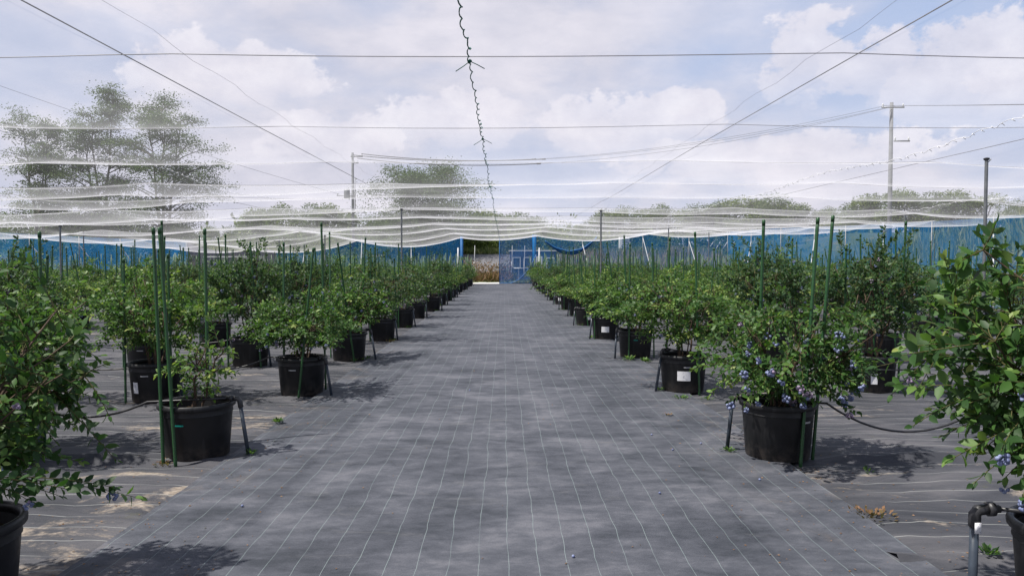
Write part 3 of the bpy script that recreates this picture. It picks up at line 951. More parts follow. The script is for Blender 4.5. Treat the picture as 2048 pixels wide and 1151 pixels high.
ICO = None
def ico():
    global ICO
    if ICO is None:
        t = (1 + 5 ** 0.5) / 2
        v = np.array([(-1, t, 0), (1, t, 0), (-1, -t, 0), (1, -t, 0), (0, -1, t), (0, 1, t), (0, -1, -t), (0, 1, -t), (t, 0, -1), (t, 0, 1), (-t, 0, -1), (-t, 0, 1)], float)
        v = norm(v)
        f = [(0, 11, 5), (0, 5, 1), (0, 1, 7), (0, 7, 10), (0, 10, 11), (1, 5, 9), (5, 11, 4), (11, 10, 2), (10, 7, 6), (7, 1, 8), (3, 9, 4), (3, 4, 2), (3, 2, 6), (3, 6, 8), (3, 8, 9), (4, 9, 5), (2, 4, 11), (6, 2, 10), (8, 6, 7), (9, 8, 1)]
        ICO = (v, f)
    return ICO
def ico2():
    v, f = ico()
    v = [tuple(x) for x in v]; cache = {}; out = []
    def mid(a, b_):
        key = (min(a, b_), max(a, b_))
        if key not in cache:
            m_ = np.array(v[a]) + np.array(v[b_]); m_ /= np.linalg.norm(m_); v.append(tuple(m_)); cache[key] = len(v) - 1
        return cache[key]
    for a, b_, c in f:
        x, y, z = mid(a, b_), mid(b_, c), mid(c, a)
        out += [(a, x, z), (b_, y, x), (c, z, y), (x, y, z)]
    return np.array(v), out
ICO_LO = ico(); ICO_HI = ico2()

def berry_cluster(b, c, rg, n, r, hi):
    v, f = ICO_HI if hi else ICO_LO
    style = rg.random()
    base_mi = 0 if style < 0.72 else (1 if style < 0.86 else 2)
    for _ in range(n):
        o = rg.normal(0, 1, 3) * np.array([.6, .6, .65]); o = o / (np.linalg.norm(o) + .3) * 0.0185 * (r / 0.0075)
        rr = r * rg.uniform(0.75, 1.12)
        mi = base_mi if rg.random() < 0.8 else int(rg.integers(0, 3))
        b.add([tuple(x) for x in (v * rr + np.asarray(c) + o)], f, mi)

def gen_bush(seed, Rr, z0, z1, n_stems, n_twigs, leaf, lod, young=0.35, berries=20, lumps=0.25, shoots=3, tint0=0.34, mat='leaf', off=(0, 0), dens=1.0, split=False, extra=None):
    """returns dict of meshes; all around the pot's centre, soil at 0.36"""
    rg = np.random.default_rng(seed)
    b = MB()
    nodes = []
    ph = rg.uniform(0, 6.28, 6)
    def lump(dv):
        return 1 + lumps * (math.sin(3 * math.atan2(dv[1], dv[0]) + ph[0]) * 0.5 + math.sin(5 * dv[2] + ph[1]) * 0.4 + math.sin(2 * dv[0] * 3 + ph[2]) * 0.4)
    for s_ in range(n_stems):
        a = 2 * math.pi * (s_ + rg.uniform(-.3, .3)) / n_stems
        r = Rr * rg.uniform(0.25, 0.75)
        tz = z0 + (z1 - z0) * rg.uniform(0.55, 0.92)
        p0 = np.array([0.05 * math.cos(a), 0.05 * math.sin(a), 0.345])
        p2 = np.array([off[0] + r * math.cos(a), off[1] + r * math.sin(a), tz])
        p1 = np.array([r * 0.30 * math.cos(a + .4), r * 0.30 * math.sin(a + .4), 0.345 + (tz - .345) * 0.55])
        pts = []
        for i in range(9):
            t = i / 8
            p = (1 - t) ** 2 * p0 + 2 * t * (1 - t) * p1 + t * t * p2 + rg.normal(0, 0.010, 3) * (t > 0)
            pts.append(p)
            if i >= 3: nodes.append(p)
        th = rg.uniform(0.007, 0.013)
        b.tube([tuple(p) for p in pts], [th * (1 - .65 * i / 8) for i in range(9)], 6 if lod == 'hi' else 4)
        # side limbs
        for q in range(3):
            i = int(rg.integers(3, 7)); st = pts[i]
            dirn = norm(np.array([math.cos(a + rg.uniform(-1.4, 1.4)), math.sin(a + rg.uniform(-1.4, 1.4)), rg.uniform(0.2, 1.0)]))
            ln = rg.uniform(.18, .38) * (z1 - z0) / 0.8
            lp = [st + dirn * ln * t + np.array([0, 0, .05]) * t * t for t in (0, .33, .66, 1)]
            nodes += lp[1:]
            b.tube([tuple(p) for p in lp], [.006, .005, .004, .003], 5 if lod == 'hi' else 3, cap=False)
    nodes = np.array(nodes)
    P = []; D = []; N = []; L = []; T = []
    tips = []
    zc = (z0 + z1) / 2; hz = (z1 - z0) / 2
    tw = MB()
    ends = []
    for k_ in range(n_twigs):
        dv = norm(rg.normal(0, 1, 3))
        f = rg.uniform(0.35, 1.0) ** 0.6
        s = lump(dv)
        e = np.array([off[0] + Rr * f * s * dv[0], off[1] + Rr * f * s * dv[1], zc + hz * f * (0.85 + .15 * s) * dv[2]])
        if k_ < shoots:
            e = np.array([off[0] + rg.normal(0, Rr * .35), off[1] + rg.normal(0, Rr * .35), z1 + rg.uniform(0.05, 0.22)])
        ends.append((e, None))
    if extra:
        for (ex, ey, ez) in extra:
            ends.append((np.array([ex, ey, ez], float), 1))
    for (e, special) in ends:
        dd = np.linalg.norm(nodes - e, axis=1) + 0.35 * np.maximum(0, nodes[:, 2] - e[2])
        st = nodes[int(np.argmin(dd))] if special else nodes[int(rg.choice(np.argsort(dd)[:4]))]
        ln = np.linalg.norm(e - st)
        if ln < 0.09:
            e = st + norm(e - st + rg.normal(0, .02, 3)) * 0.12; ln = 0.12
        m_ = (st + e) / 2 + np.array([0, 0, 0.10 * ln]) + rg.normal(0, 0.05 * ln, 3)
        npt = 6
        pts = [(1 - t) ** 2 * st + 2 * t * (1 - t) * m_ + t * t * e for t in np.linspace(0, 1, npt)]
        tw.tube([tuple(p) for p in pts], [0.0032 - 0.0018 * i / (npt - 1) for i in range(npt)], 4 if lod == 'hi' else 3, cap=False)
        a0 = rg.uniform(0, 6.28)
        isy = rg.random() < young
        tb = tint0 + rg.normal(0, 0.12)
        sp = leaf * (0.27 if lod == 'hi' else 0.34) / dens
        tail = min(ln * 0.9, 0.40 if special else 0.30)
        nl = max(4, int(tail / sp))
        for i in range(nl):
            t = 1 - (i / nl) * (tail / ln)
            p = (1 - t) ** 2 * st + 2 * t * (1 - t) * m_ + t * t * e
            tan = norm(2 * (1 - t) * (m_ - st) + 2 * t * (e - m_))
            ang = a0 + i * 2.4
            ref = np.array([0, 0, 1.0]) if abs(tan[2]) < 0.9 else np.array([1.0, 0, 0])
            u = norm(np.cross(tan, ref)); v = np.cross(tan, u)
            rad = u * math.cos(ang) + v * math.sin(ang)
            spread = rg.uniform(0.6, 1.25) if i > 1 else rg.uniform(0.15, 0.6)
            dl = norm(tan * math.cos(spread) + rad * math.sin(spread) + np.array([0, 0, rg.uniform(-.25, .2)]))
            outw = np.array([p[0] - off[0], p[1] - off[1], 0.0]) / Rr
            up = norm(np.array([0, 0, 0.75]) + outw * 0.55 + rg.normal(0, .55, 3))
            nn = norm(up - dl * np.dot(up, dl))
            P.append(p); D.append(dl); N.append(nn)
            L.append(leaf * rg.uniform(.65, 1.15) * (0.7 if i < 2 else 1.0))
            ti = tb + rg.normal(0, .08)
            if isy and i < 6: ti += 0.38 * (1 - i / 8)
            T.append(min(1, max(0, ti)))
        tips.append(e)
    me_stem = b.mesh('stems', M['stem'])
    me_twig = tw.mesh('twigs', M['twig'])
    out = {'stems': me_stem, 'twigs': me_twig, 'arrays': (np.array(P), np.array(D), np.array(N), np.array(L), np.array(T))}
    if not split:
        out['foliage'] = leaves_mesh('foliage', P, D, N, L, T, M[mat], lod)
    cl = []
    if berries:
        score = np.array([abs(t_[0] - off[0]) * .5 - t_[1] + off[1] + rg.normal(0, .35) - .3 * t_[2] for t_ in tips])
        idx = np.argsort(-score)[:berries] if split else rg.choice(len(tips), size=min(berries, len(tips)), replace=False)
        for i in idx:
            c = tips[i] * 1.0
            c = c - np.array([c[0] - off[0], c[1] - off[1], 0]) * 0.03 + np.array([0, 0, -0.035])
            cl.append((c, int(rg.integers(7, 17))))
    if split:
        out['clusters'] = cl
    elif cl:
        bb = MB()
        for c, n in cl:
            berry_cluster(bb, c, rg, n, 0.0078, False)
        out['berries'] = bb.mesh('berries', [M['berry'], M['berry_pink'], M['berry_green']])
    return out

VAR_HI = [gen_bush(11, 0.63, 0.47, 1.12, 6, 296, 0.052, 'hi', 0.35, 34, lumps=.45, mat='leaf'),
          gen_bush(12, 0.66, 0.49, 1.30, 6, 320, 0.050, 'hi', 0.55, 14, lumps=.5, mat='leaf', tint0=0.42, shoots=6),
          gen_bush(13, 0.59, 0.55, 1.45, 5, 308, 0.050, 'hi', 0.15, 36, lumps=.5, mat='leaf_blue', tint0=0.36, shoots=7),
          gen_bush(14, 0.73, 0.45, 1.18, 7, 343, 0.052, 'hi', 0.30, 40, lumps=.45, mat='leaf', shoots=6)]
VAR_LO = [gen_bush(21, 0.66, 0.49, 1.22, 6, 272, 0.062, 'lo', 0.35, 12, lumps=.5, mat='leaf', shoots=5),
          gen_bush(22, 0.75, 0.49, 1.30, 6, 296, 0.062, 'lo', 0.60, 6, lumps=.55, mat='leaf', tint0=0.44, shoots=6),
          gen_bush(23, 0.59, 0.57, 1.50, 5, 272, 0.058, 'lo', 0.15, 16, lumps=.5, mat='leaf_blue', tint0=0.36, shoots=9),
          gen_bush(24, 0.82, 0.45, 1.20, 7, 320, 0.062, 'lo', 0.30, 12, lumps=.5, mat='leaf', shoots=4),
          gen_bush(25, 0.52, 0.59, 1.46, 4, 201, 0.060, 'lo', 0.45, 8, lumps=.6, mat='leaf', tint0=0.40, shoots=10),
          gen_bush(26, 0.71, 0.51, 1.36, 6, 285, 0.058, 'lo', 0.20, 20, lumps=.5, mat='leaf_blue', shoots=6),
          gen_bush(27, 0.48, 0.51, 1.02, 4, 153, 0.060, 'lo', 0.65, 4, lumps=.6, mat='leaf', tint0=0.46, shoots=5),
          gen_bush(28, 0.65, 0.47, 1.28, 5, 248, 0.060, 'lo', 0.40, 10, lumps=.65, mat='leaf', tint0=0.34, shoots=8)]
for vv in VAR_HI + VAR_LO:
    pass

def place_pot(x, y, label, tags=(), rot=0.0):
    z = (side_z(x, y, 1) if abs(x) > 2.12 else aisle_z(x, y)) - 0.004
    t = thing('potted_blueberry', label, 'potted plant', (x, y, z), 'blueberry bushes in black pots')
    p = link('pot', POT, t)
    link('rim', RIM, p)
    link('soil', SOIL, t)
    for tg, ang in tags:
        me, nm = TAGS[tg]
        o = link(nm, me, p); o.rotation_euler = (0, 0, ang)
    return t

def add_bush(t, var, rot, sc, szz):
    for key in ('stems', 'twigs', 'foliage', 'berries'):
        if key in var:
            o = link(key, var[key], t)
            o.rotation_euler = (0, 0, rot)
            o.scale = (sc, sc, szz)
            o.location = (0, 0, 0.35 * (1 - szz))
            if key in ('foliage', 'berries', 'twigs'):
                o['kind'] = 'stuff'

LEAF_ONE = {}
def leaf_mesh(mat, tb):
    key = (mat, tb)
    if key not in LEAF_ONE:
        LEAF_ONE[key] = leaves_mesh('leaf', [(0, 0, 0)], [(1, 0, 0)], [(0, 0, 1)], [1.0], [tb], M[mat], 'hi')
    return LEAF_ONE[key]
CLUSTERS = []
def cluster_meshes():
    rg = np.random.default_rng(5)
    for i in range(8):
        b = MB(); berry_cluster(b, (0, 0, 0), rg, int(rg.integers(9, 17)), 0.0076, True)
        CLUSTERS.append(b.mesh('berry_cluster', [M['berry'], M['berry_pink'], M['berry_green']]))
cluster_meshes()

def add_near_bush(t, g, mat, n_single=300, r_berry=1.0):
    """nearest plants: the leaves that show largest are objects of their own"""
    P, D, N, L, T = g['arrays']
    base = np.array(t.location)
    cam_v = np.array([0, 0, CAM_H]) - (P + base)
    dist = np.linalg.norm(cam_v, axis=1)
    facing = np.abs(np.sum(N * norm(cam_v), axis=1))
    wp = P + base
    px = wp[:, 0] / np.maximum(wp[:, 1], .1)
    inside = (np.abs(px) < 0.71)
    size = L / dist * (0.3 + facing) * inside
    order = np.argsort(-size)
    top = order[:n_single]; rest = order[n_single:]
    link('stems', g['stems'], t)
    o = link('twigs', g['twigs'], t); o['kind'] = 'stuff'
    if len(rest):
        o = link('foliage', leaves_mesh('foliage', P[rest], D[rest], N[rest], L[rest], T[rest], M[mat], 'hi'), t)
        o['kind'] = 'stuff'
    for i in top:
        dv = Vector(D[i]); nv = Vector(N[i]); sv = nv.cross(dv)
        l = float(L[i])
        m4 = Matrix(((dv.x * l, sv.x * l, nv.x * l, P[i][0]), (dv.y * l, sv.y * l, nv.y * l, P[i][1]), (dv.z * l, sv.z * l, nv.z * l, P[i][2]), (0, 0, 0, 1)))
        o = link('leaf', leaf_mesh(mat, round(float(T[i]) * 7) / 7), t)
        o.matrix_local = m4
    for j, (c, n) in enumerate(g['clusters']):
        o = link('berry_cluster', CLUSTERS[(j * 5 + int(abs(c[0]) * 100)) % len(CLUSTERS)], t)
        o.location = tuple(c)
        o.rotation_euler = (0, 0, j * 1.3)
        s = (0.75 + 0.5 * ((j * 37) % 10) / 10) * r_berry
        o.scale = (s, s, s)

# rows: x of the row, short name
LROWS = [-2.33, -3.78, -5.15, -8.2, -9.7, -11.2, -14.2, -15.7, -17.2, -20.2]
RROWS = [2.05, 4.2, 5.7, 8.3, 9.8, 11.3, 14.1]
random.seed(21)
plants = []
def row_ys(side, r):
    if side < 0:
        if r == 0: first = [3.0, 5.68, 8.35, 11.2, 14.05, 16.95]
        elif r == 1: first = [5.6, 7.98, 10.62, 13.5]
        elif r == 2: first = [7.6, 10.3, 13.1]
        else: first = [3.0 + (r * 1.17) % 2.6 + 2.9]
    else:
        if r == 0: first = [2.92, 5.56, 8.45, 11.5, 14.25, 17.3, 20.3]
        elif r == 1: first = [8.5, 11.3]
        elif r == 2: first = [11.0, 13.9]
        else: first = [4.0 + (r * 1.37) % 2.6 + 2.9]
    ys_ = list(first)
    while ys_[-1] < 48.3:
        ys_.append(ys_[-1] + 2.87 + random.uniform(-.12, .12))
    return ys_
XOFF = {(-1, 0, 0): -2.32, (-1, 0, 1): -2.41, (-1, 0, 2): -2.33, (-1, 0, 3): -2.40, (-1, 1, 0): -3.85, (-1, 1, 1): -3.83, (-1, 2, 1): -5.06,
        (1, 0, 0): 2.41, (1, 0, 1): 2.12, (1, 0, 2): 2.10, (1, 1, 0): 4.35}
for side, rows in ((-1, LROWS), (1, RROWS)):
    for r, X in enumerate(rows):
        idx = 0
        for i, y in enumerate(row_ys(side, r)):
            x = XOFF.get((side, r, i), X + random.uniform(-.08, .08))
            if abs(x) - 0.8 > 0.72 * y:       # wholly outside the frame
                continue
            plants.append(dict(side=side, r=r, i=i, idx=idx, x=x, y=y))
            idx += 1

def plabel(p, size=''):
    where = 'left' if p['side'] < 0 else 'right'
    return ('%sblueberry bush' % size if size else 'blueberry bush in black pot') + ', %s from the front in %s row %s of aisle' % (ORD[p['idx']], ORD[p['r']], where)

random.seed(5)
stake_list = []
for p in plants:
    s, r, i, x, y = p['side'], p['r'], p['i'], p['x'], p['y']
    key = (s, r, i)
    face = math.atan2(x, y) * -1.0 if False else 0.0
    tags = []
    toward = -math.atan2(-x, -y) if False else 0
    # tags face the camera side of the pot
    ang = math.atan2(-x, y) * 1.0
    if s > 0 and r == 0:
        tags = {1: [('mark', 0.55)], 2: [('paper', -0.10 - .1), ('mark', -0.05)], 3: [('teal', -.15)], 4: [('paper', -.15)], 5: [('paper', .2)], 6: [('paper', .3)]}.get(i, [('paper', -.3)] if i % 2 == 0 else [])
    elif s < 0 and r == 0:
        tags = {1: [('teal', 0.05 - .15)], 2: [('mark', -.15)]}.get(i, [])
    elif s < 0 and r == 1:
        tags = {1: [('mark', 0.0), ('paper_tall', -0.45)], 2: []}.get(i, [('paper', -.6)] if i % 3 == 0 else [])
    elif s < 0 and r == 2:
        tags = [('mark', .1)] if i == 1 else []
    elif s > 0 and r == 1:
        tags = [('paper_tall', -.35)] if i == 0 else []
    elif y < 25 and random.random() < 0.4:
        tags = [('paper', random.uniform(-.5, .5))]
    special = {
        (1, 0, 0): 'large leafy ', (-1, 0, 0): 'dark leafy ', (1, 0, 1): 'low fruiting ', (-1, 0, 1): 'small young ', (-1, 1, 0): 'dense '}.get(key, '')
    t = place_pot(x, y, plabel(p, special), tags)
    if key == (1, 0, 0):
        g = gen_bush(101, 0.60, 0.54, 1.66, 8, 470, 0.068, 'hi', 0.28, 60, 0.45, 7, 0.30, 'leaf', (-0.04, 0.02), 0.9, True,
                     extra=[(-0.80, -0.10, 0.86), (-0.84, -0.05, 1.13), (-0.62, -0.20, 0.66), (-0.50, -.3, 0.64), (-0.62, 0, 1.35), (-0.35, -.2, 1.66), (-0.42, 0, 1.62), (-0.3, -.1, 1.72),
                            (-0.55, -.25, .80), (-.72, .1, .98), (-.66, -.1, .72), (-.7, .1, 1.27)])
        add_near_bush(t, g, 'leaf', 300, 1.15)
    elif key == (-1, 0, 0):
        g = gen_bush(104, 0.50, 0.46, 1.34, 8, 440, 0.056, 'hi', 0.30, 18, 0.3, 2, 0.28, 'leaf', (-0.02, 0.22), 0.95, True,
                     extra=[(0.63, 0.15, 0.52), (0.70, 0.20, 0.46), (0.56, 0.0, 0.55), (0.5, .35, .78), (0.55, 0.3, 0.60), (.42, .1, .50), (.35, .0, .53), (.3, .1, .47), (.45, .2, .62), (.2, .1, .5), (.4, .3, .9)])
        add_near_bush(t, g, 'leaf', 300, 1.0)
    elif key == (1, 0, 1):
        g = gen_bush(102, 0.70, 0.38, 1.20, 7, 430, 0.054, 'hi', 0.30, 48, 0.4, 2, 0.34, 'leaf', (0.10, -0.02), 0.95, True,
                     extra=[(-0.50, -0.1, 0.62), (-0.44, -.2, .46), (0.75, -.1, .62), (.65, .1, .5), (.9, 0, .78), (.6, .2, .95), (-.3, -.25, .98), (-.35, -.27, .44), (-.05, -.32, .50), (.2, -.32, .44), (.48, -.2, .38), (.62, -.05, .33), (-.5, .1, .45)])
        add_near_bush(t, g, 'leaf', 300, 1.45)
    elif key == (-1, 0, 1):
        g = gen_bush(103, 0.32, 0.44, 0.94, 3, 60, 0.052, 'hi', 0.65, 0, 0.3, 1, 0.40, 'leaf', (0.06, 0.0), 0.9, True,
                     extra=[(0.05, -.05, .45), (-.1, -.1, .42), (.12, .02, .48)])
        add_near_bush(t, g, 'leaf', 300, 1.0)
    elif key == (-1, 1, 0):
        g = gen_bush(105, 0.70, 0.34, 1.36, 7, 440, 0.052, 'hi', 0.5, 10, 0.22, 3, 0.38, 'leaf', (0, 0), 0.9, True)
        add_near_bush(t, g, 'leaf', 300, 1.0)
    else:
        cfg = {(-1, 0, 2): (3, .2, 1.0, .90), (-1, 1, 1): (1, 2.0, 1.12, 1.05), (-1, 1, 2): (2, 1.0, 1.05, 1.18), (-1, 1, 3): (2, 3.1, 1.1, 1.15), (-1, 0, 3): (0, .5, 1.2, 1.08),
               (1, 0, 2): (1, 3.0, 1.15, 1.0), (1, 0, 3): (0, 1.5, 1.2, 1.12), (1, 1, 0): (2, 4.0, 1.2, 1.20), (-1, 2, 1): (1, 4.2, 1.0, 1.05),
               (1, 1, 1): (2, 2.0, 1.3, 1.22), (1, 2, 0): (2, .7, 1.2, 1.2), (1, 0, 4): (1, .3, 1.05, .95)}
        if key in cfg:
            v, rot, sc, sz = cfg[key]
            add_bush(t, VAR_HI[v], rot, sc, sz)
        elif y < 10.5:
            add_bush(t, random.choice(VAR_HI), random.uniform(0, 6.28), random.uniform(.9, 1.15), random.uniform(.85, 1.1))
        else:
            outer = 1.04 if r > 0 else 1.05
            hv = random.uniform(.80, 1.02) if random.random() < .75 else random.uniform(1.04, 1.26)
            add_bush(t, random.choice(VAR_LO), random.uniform(0, 6.28), random.uniform(.92, 1.2) * outer, hv * outer)
    # stakes
    known = {
        (-1, 0, 1): [((-2.44, 5.37), (-2.57, 5.45, 1.745), 'front right'), ((-2.56, 5.43), (-2.64, 5.50, 1.745), 'front left'), ((-2.42, 5.93), (-2.46, 6.0, 1.76), 'rear')],
        (1, 0, 1): [((2.19, 5.29), (2.32, 5.35, 1.815), 'front'), ((2.36, 5.48), (2.50, 5.50, 1.84), 'right'), ((2.06, 5.85), (2.08, 5.8, 1.825), 'rear')],
        (-1, 0, 0): [], (1, 0, 0): []}
    if key in known:
        for (bx, by), tp, nm in known[key]:
            stake_list.append((bx, by, tp, nm, p))
    else:
        ns = 3 if random.random() < 0.85 else 2
        a0 = random.uniform(0, 6.28)
        for q in range(ns):
            a = a0 + q * 2 * math.pi / ns + random.uniform(-.3, .3)
            bx, by = x + 0.30 * math.cos(a), y + 0.30 * math.sin(a)
            nm = ['right', 'far', 'left', 'near'][int(((a + math.pi / 4) % (2 * math.pi)) / (math.pi / 2))]
            h = random.uniform(1.72, 1.98) if random.random() < 0.85 else random.uniform(1.5, 1.7)
            lean = 0.05 if random.random() < .8 else .16
            stake_list.append((bx, by, (bx + random.gauss(0, lean), by + random.gauss(0, lean), h), nm, p))

def stake_mesh(b, base, top):
    base = Vector(base); top = Vector(top)
    n = 26; pts = []; rad = []
    for i in range(n + 1):
        t = i / n
        pts.append(base.lerp(top, t)); rad.append(0.0120 + (0.0012 if i % 2 else 0))
    rad[-1] = 0.0118
    b.tube(pts, rad, 7)
    dirv = (top - base).normalized()
    b.tube([top - dirv * 0.03, top + dirv * 0.012, top + dirv * 0.02], [0.0142, 0.0142, 0.006], 8)
stake_list.sort(key=lambda s: s[1])
seen_lab = {}
stuff = MB(); n_st = 0
for (bx, by, tp, nm, p) in stake_list:
    if n_st < 298:
        b = MB(); stake_mesh(b, (0, 0, -0.05), (tp[0] - bx, tp[1] - by, tp[2]))
        where = 'left' if p['side'] < 0 else 'right'
        lab = 'green stake, %s side of %s pot from front in %s row %s of aisle' % (nm, ORD[p['idx']], ORD[p['r']], where)
        kk = seen_lab.get(lab, 0); seen_lab[lab] = kk + 1
        if kk:
            lab = 'second ' + lab
        o = link('garden_stake', b.mesh('garden_stake', M['stake']), None, (bx, by, 0))
        tag(o, lab, 'stake', 'green stakes beside the pots')
        n_st += 1
    else:
        stuff.tube([(bx, by, 0), tp], 0.016, 5)
if stuff.v:
    tag(link('distant_stakes', stuff.mesh('distant_stakes', M['stake'])), 'many green stakes beside the pots of the farthest rows', 'stakes', None, 'stuff')

# risers and hoses
def riser(x, y, top, label, tagm=False, hose_to=None, sc=1.0):
    """leaning irrigation pipe with an elbow, ground point (x,y), top = (x,y,z)"""
    t = thing('irrigation_riser', label, 'pipe', (x, y, 0), 'irrigation pipes beside the pots')
    tx, ty, tz = top[0] - x, top[1] - y, top[2]
    b = MB(); b.tube([(0, 0, -0.03), (tx, ty, tz)], 0.0150 * sc, 10); link('pipe', b.mesh('riser_pipe', M['pvc']), t)
    dv = Vector((tx, ty, tz)).normalized()
    sx_ = -1 if x < 0 else 1
    b = MB()
    T0 = Vector((tx, ty, tz))
    b.tube([T0 - dv * 0.055, T0 - dv * 0.050, T0, T0 + Vector((0.012 * sx_, 0, 0.016)), T0 + Vector((0.05 * sx_, 0, 0.020))],
           [0.015 * sc, 0.0205 * sc, 0.0205 * sc, 0.0205 * sc, 0.0195 * sc], 10)
    link('elbow', b.mesh('riser_elbow', M['hose']), t)
    b = MB()
    b.tube([T0 + Vector((0.05 * sx_, 0, 0.02)), T0 + Vector((0.075 * sx_, 0, 0.02)), T0 + Vector((0.076 * sx_, 0, 0.02)), T0 + Vector((0.10 * sx_, 0, 0.02))],
           [0.026 * sc, 0.026 * sc, 0.017 * sc, 0.014 * sc], 10)
    link('connector', b.mesh('riser_connector', M['hose']), t)
    if tagm:
        b = MB(); c = T0 - dv * 0.05
        b.box((c.x, c.y - 0.0225, c.z), (0.026, 0.002, 0.045)); link('white_tag', b.mesh('riser_tag', M['paper']), t)
    return T0 + Vector((x, y, 0)) + Vector((0.10 * sx_, 0, 0.02))

def catenary(a, c, dip, n=14):
    a = Vector(a); c = Vector(c)
    return [tuple(a.lerp(c, i / n) - Vector((0, 0, dip * 4 * (i / n) * (1 - i / n)))) for i in range(n + 1)]
known_r = {(-1, 0, 1): ((-1.985, 5.62), (-2.06, 5.64, 0.425)), (1, 0, 1): ((1.775, 5.72), (1.80, 5.66, 0.42)), (1, 0, 2): ((1.755, 8.35), (1.84, 8.4, 0.47)),
           (1, 0, 0): ((1.885, 2.86), (1.905, 2.88, 0.485)), (-1, 0, 2): ((-1.94, 8.15), (-2.02, 8.2, 0.40)), (-1, 0, 3): ((-1.96, 11.1), (-2.05, 11.15, .45)),
           (1, 0, 3): ((1.72, 11.2), (1.76, 11.3, .45))}
random.seed(77)
rowmap = {(p['side'], p['r'], p['i']): p for p in plants}
for p in plants:
    s, r, i, x, y = p['side'], p['r'], p['i'], p['x'], p['y']
    key = (s, r, i)
    if r > 1 or y > 46 or (r == 1 and y > 22) or key == (-1, 0, 0):
        continue
    where = 'left' if s < 0 else 'right'
    if key in known_r:
        (bx, by), tp = known_r[key]
    else:
        bx, by = x - s * 0.33, y - 0.12 + random.uniform(-.05, .05)
        tp = (bx + s * random.uniform(.02, .08), by + random.uniform(0, .05), random.uniform(.40, .47))
    e = riser(bx, by, tp, 'dark leaning irrigation pipe by %s pot from front in %s row %s of aisle' % (ORD[p['idx']], ORD[r], where), key == (1, 0, 0), None, 1.12 if key == (1, 0, 0) else 1.0)
    if r == 0 and y < 30:
        # hose over this pot and on to the rows behind
        rr = 3.4 if s < 0 else 4.2
        mid = (x + s * 0.36, y - 0.05, 0.42)
        q = 2.6 if s < 0 else 2.4
        end = (x + s * 1.55, y + random.uniform(-.2, .35), 0.38)
        end2 = (end[0] + s * 1.6, end[1] + random.uniform(-.2, .2), 0.40)
        pts = [tuple(e)] + catenary((e.x, e.y, e.z), mid, 0.0, 4)[1:] + catenary(mid, end, 0.13 if s < 0 else 0.20, 14)[1:] + catenary(end, end2, 0.12, 12)[1:]
        b = MB(); b.tube(pts, 0.0088, 6)
        o = link('irrigation_hose', b.mesh('irrigation_hose', M['hose']))
        tag(o, 'black hose hanging over %s pot from front in first row %s of aisle' % (ORD[p['idx']], where), 'hose', 'black hoses between the rows')

# ------------------------------------------------------------------ weeds and litter
def tuft(b_arr, cx, cy, cz, n, h, spread, rg):
    P, D, N, L, T = b_arr
    for _ in range(n):
        a = rg.uniform(0, 6.28); rr = rg.uniform(0, spread)
        el_ = rg.uniform(.25, 1.3)
        dv = np.array([math.cos(a) * math.cos(el_), math.sin(a) * math.cos(el_), math.sin(el_)])
        nn = norm(np.array([0, 0, 1.0]) - dv * dv[2] + 1e-4)
        P.append((cx + rr * math.cos(a), cy + rr * math.sin(a), cz + rg.uniform(0, h * .4))); D.append(dv); N.append(nn)
        L.append(h * rg.uniform(.5, 1.1)); T.append(rg.uniform(.1, .75))
rg = np.random.default_rng(9)
for (x, y, n, h, sp, mt, lab) in [
        (2.18, 4.22, 90, 0.035, 0.13, 'dry_grass', 'reddish weed patch growing through the mat at the lower right'),
        (2.50, 3.66, 40, 0.045, 0.05, 'leaf', 'small green weed near the lower right riser pipe'),
        (-1.96, 5.60, 26, 0.040, 0.03, 'leaf', 'green weed at the foot of the left leaning pipe'),
        (-2.55, 5.42, 60, 0.030, 0.08, 'dry_grass', 'yellowish weed beside the base of the small bush pot'),
        (-2.10, 6.70, 30, 0.055, 0.04, 'leaf', 'wispy grass weed in the mat seam behind the left leaning pipe'),
        (1.78, 5.66, 40, 0.035, 0.05, 'leaf', 'green weed at the foot of the pipe beside the low fruiting bush'),
        (1.95, 7.90, 40, 0.04, 0.10, 'leaf', 'low weed by the front of the third right pot'),
        (1.83, 8.40, 30, 0.04, 0.05, 'leaf', 'weed at the foot of the pipe by the third right pot'),
        (2.22, 7.86, 30, 0.035, 0.08, 'leaf', 'weed tuft before the stake of the third right pot'),
        (1.92, 11.05, 40, 0.07, 0.09, 'leaf', 'bright weed tuft left of the fourth right pot'),
        (2.14, 10.98, 40, 0.07, 0.07, 'leaf', 'bright weed tuft before the fourth right pot'),
        (1.60, 7.0, 20, 0.03, 0.05, 'dry_grass', 'tiny dry weed on the right of the aisle'),
        (2.62, 5.15, 16, 0.035, 0.03, 'leaf', 'small weed in the shade right of the low fruiting bush'),
        (-2.15, 13.8, 40, 0.05, 0.15, 'dry_grass', 'yellow weed patch under the fifth left pot')]:
    arr = ([], [], [], [], [])
    tuft(arr, 0, 0, 0.0, n, h, sp, rg)
    z = aisle_z(x, y) if abs(x) < 2.12 else side_z(x, y, 1 if x > 0 else -1)
    o = link('weed', leaves_mesh('weed', *arr, M[mt], 'lo'), None, (x, y, z + 0.002))
    tag(o, lab, 'weed')
arr = ([], [], [], [], [])
for p in plants:
    if p['r'] < 2 and 9 < p['y'] < 45:
        for q in range(3):
            a = rg.uniform(0, 6.28)
            tuft(arr, p['x'] + .28 * math.cos(a), p['y'] + .28 * math.sin(a), 0.01, int(rg.integers(6, 22)), 0.05, 0.08, rg)
o = link('undergrowth', leaves_mesh('undergrowth', *arr, M['leaf'], 'lo'))
tag(o, 'low green weeds round the feet of the farther pots', 'weeds', None, 'stuff')
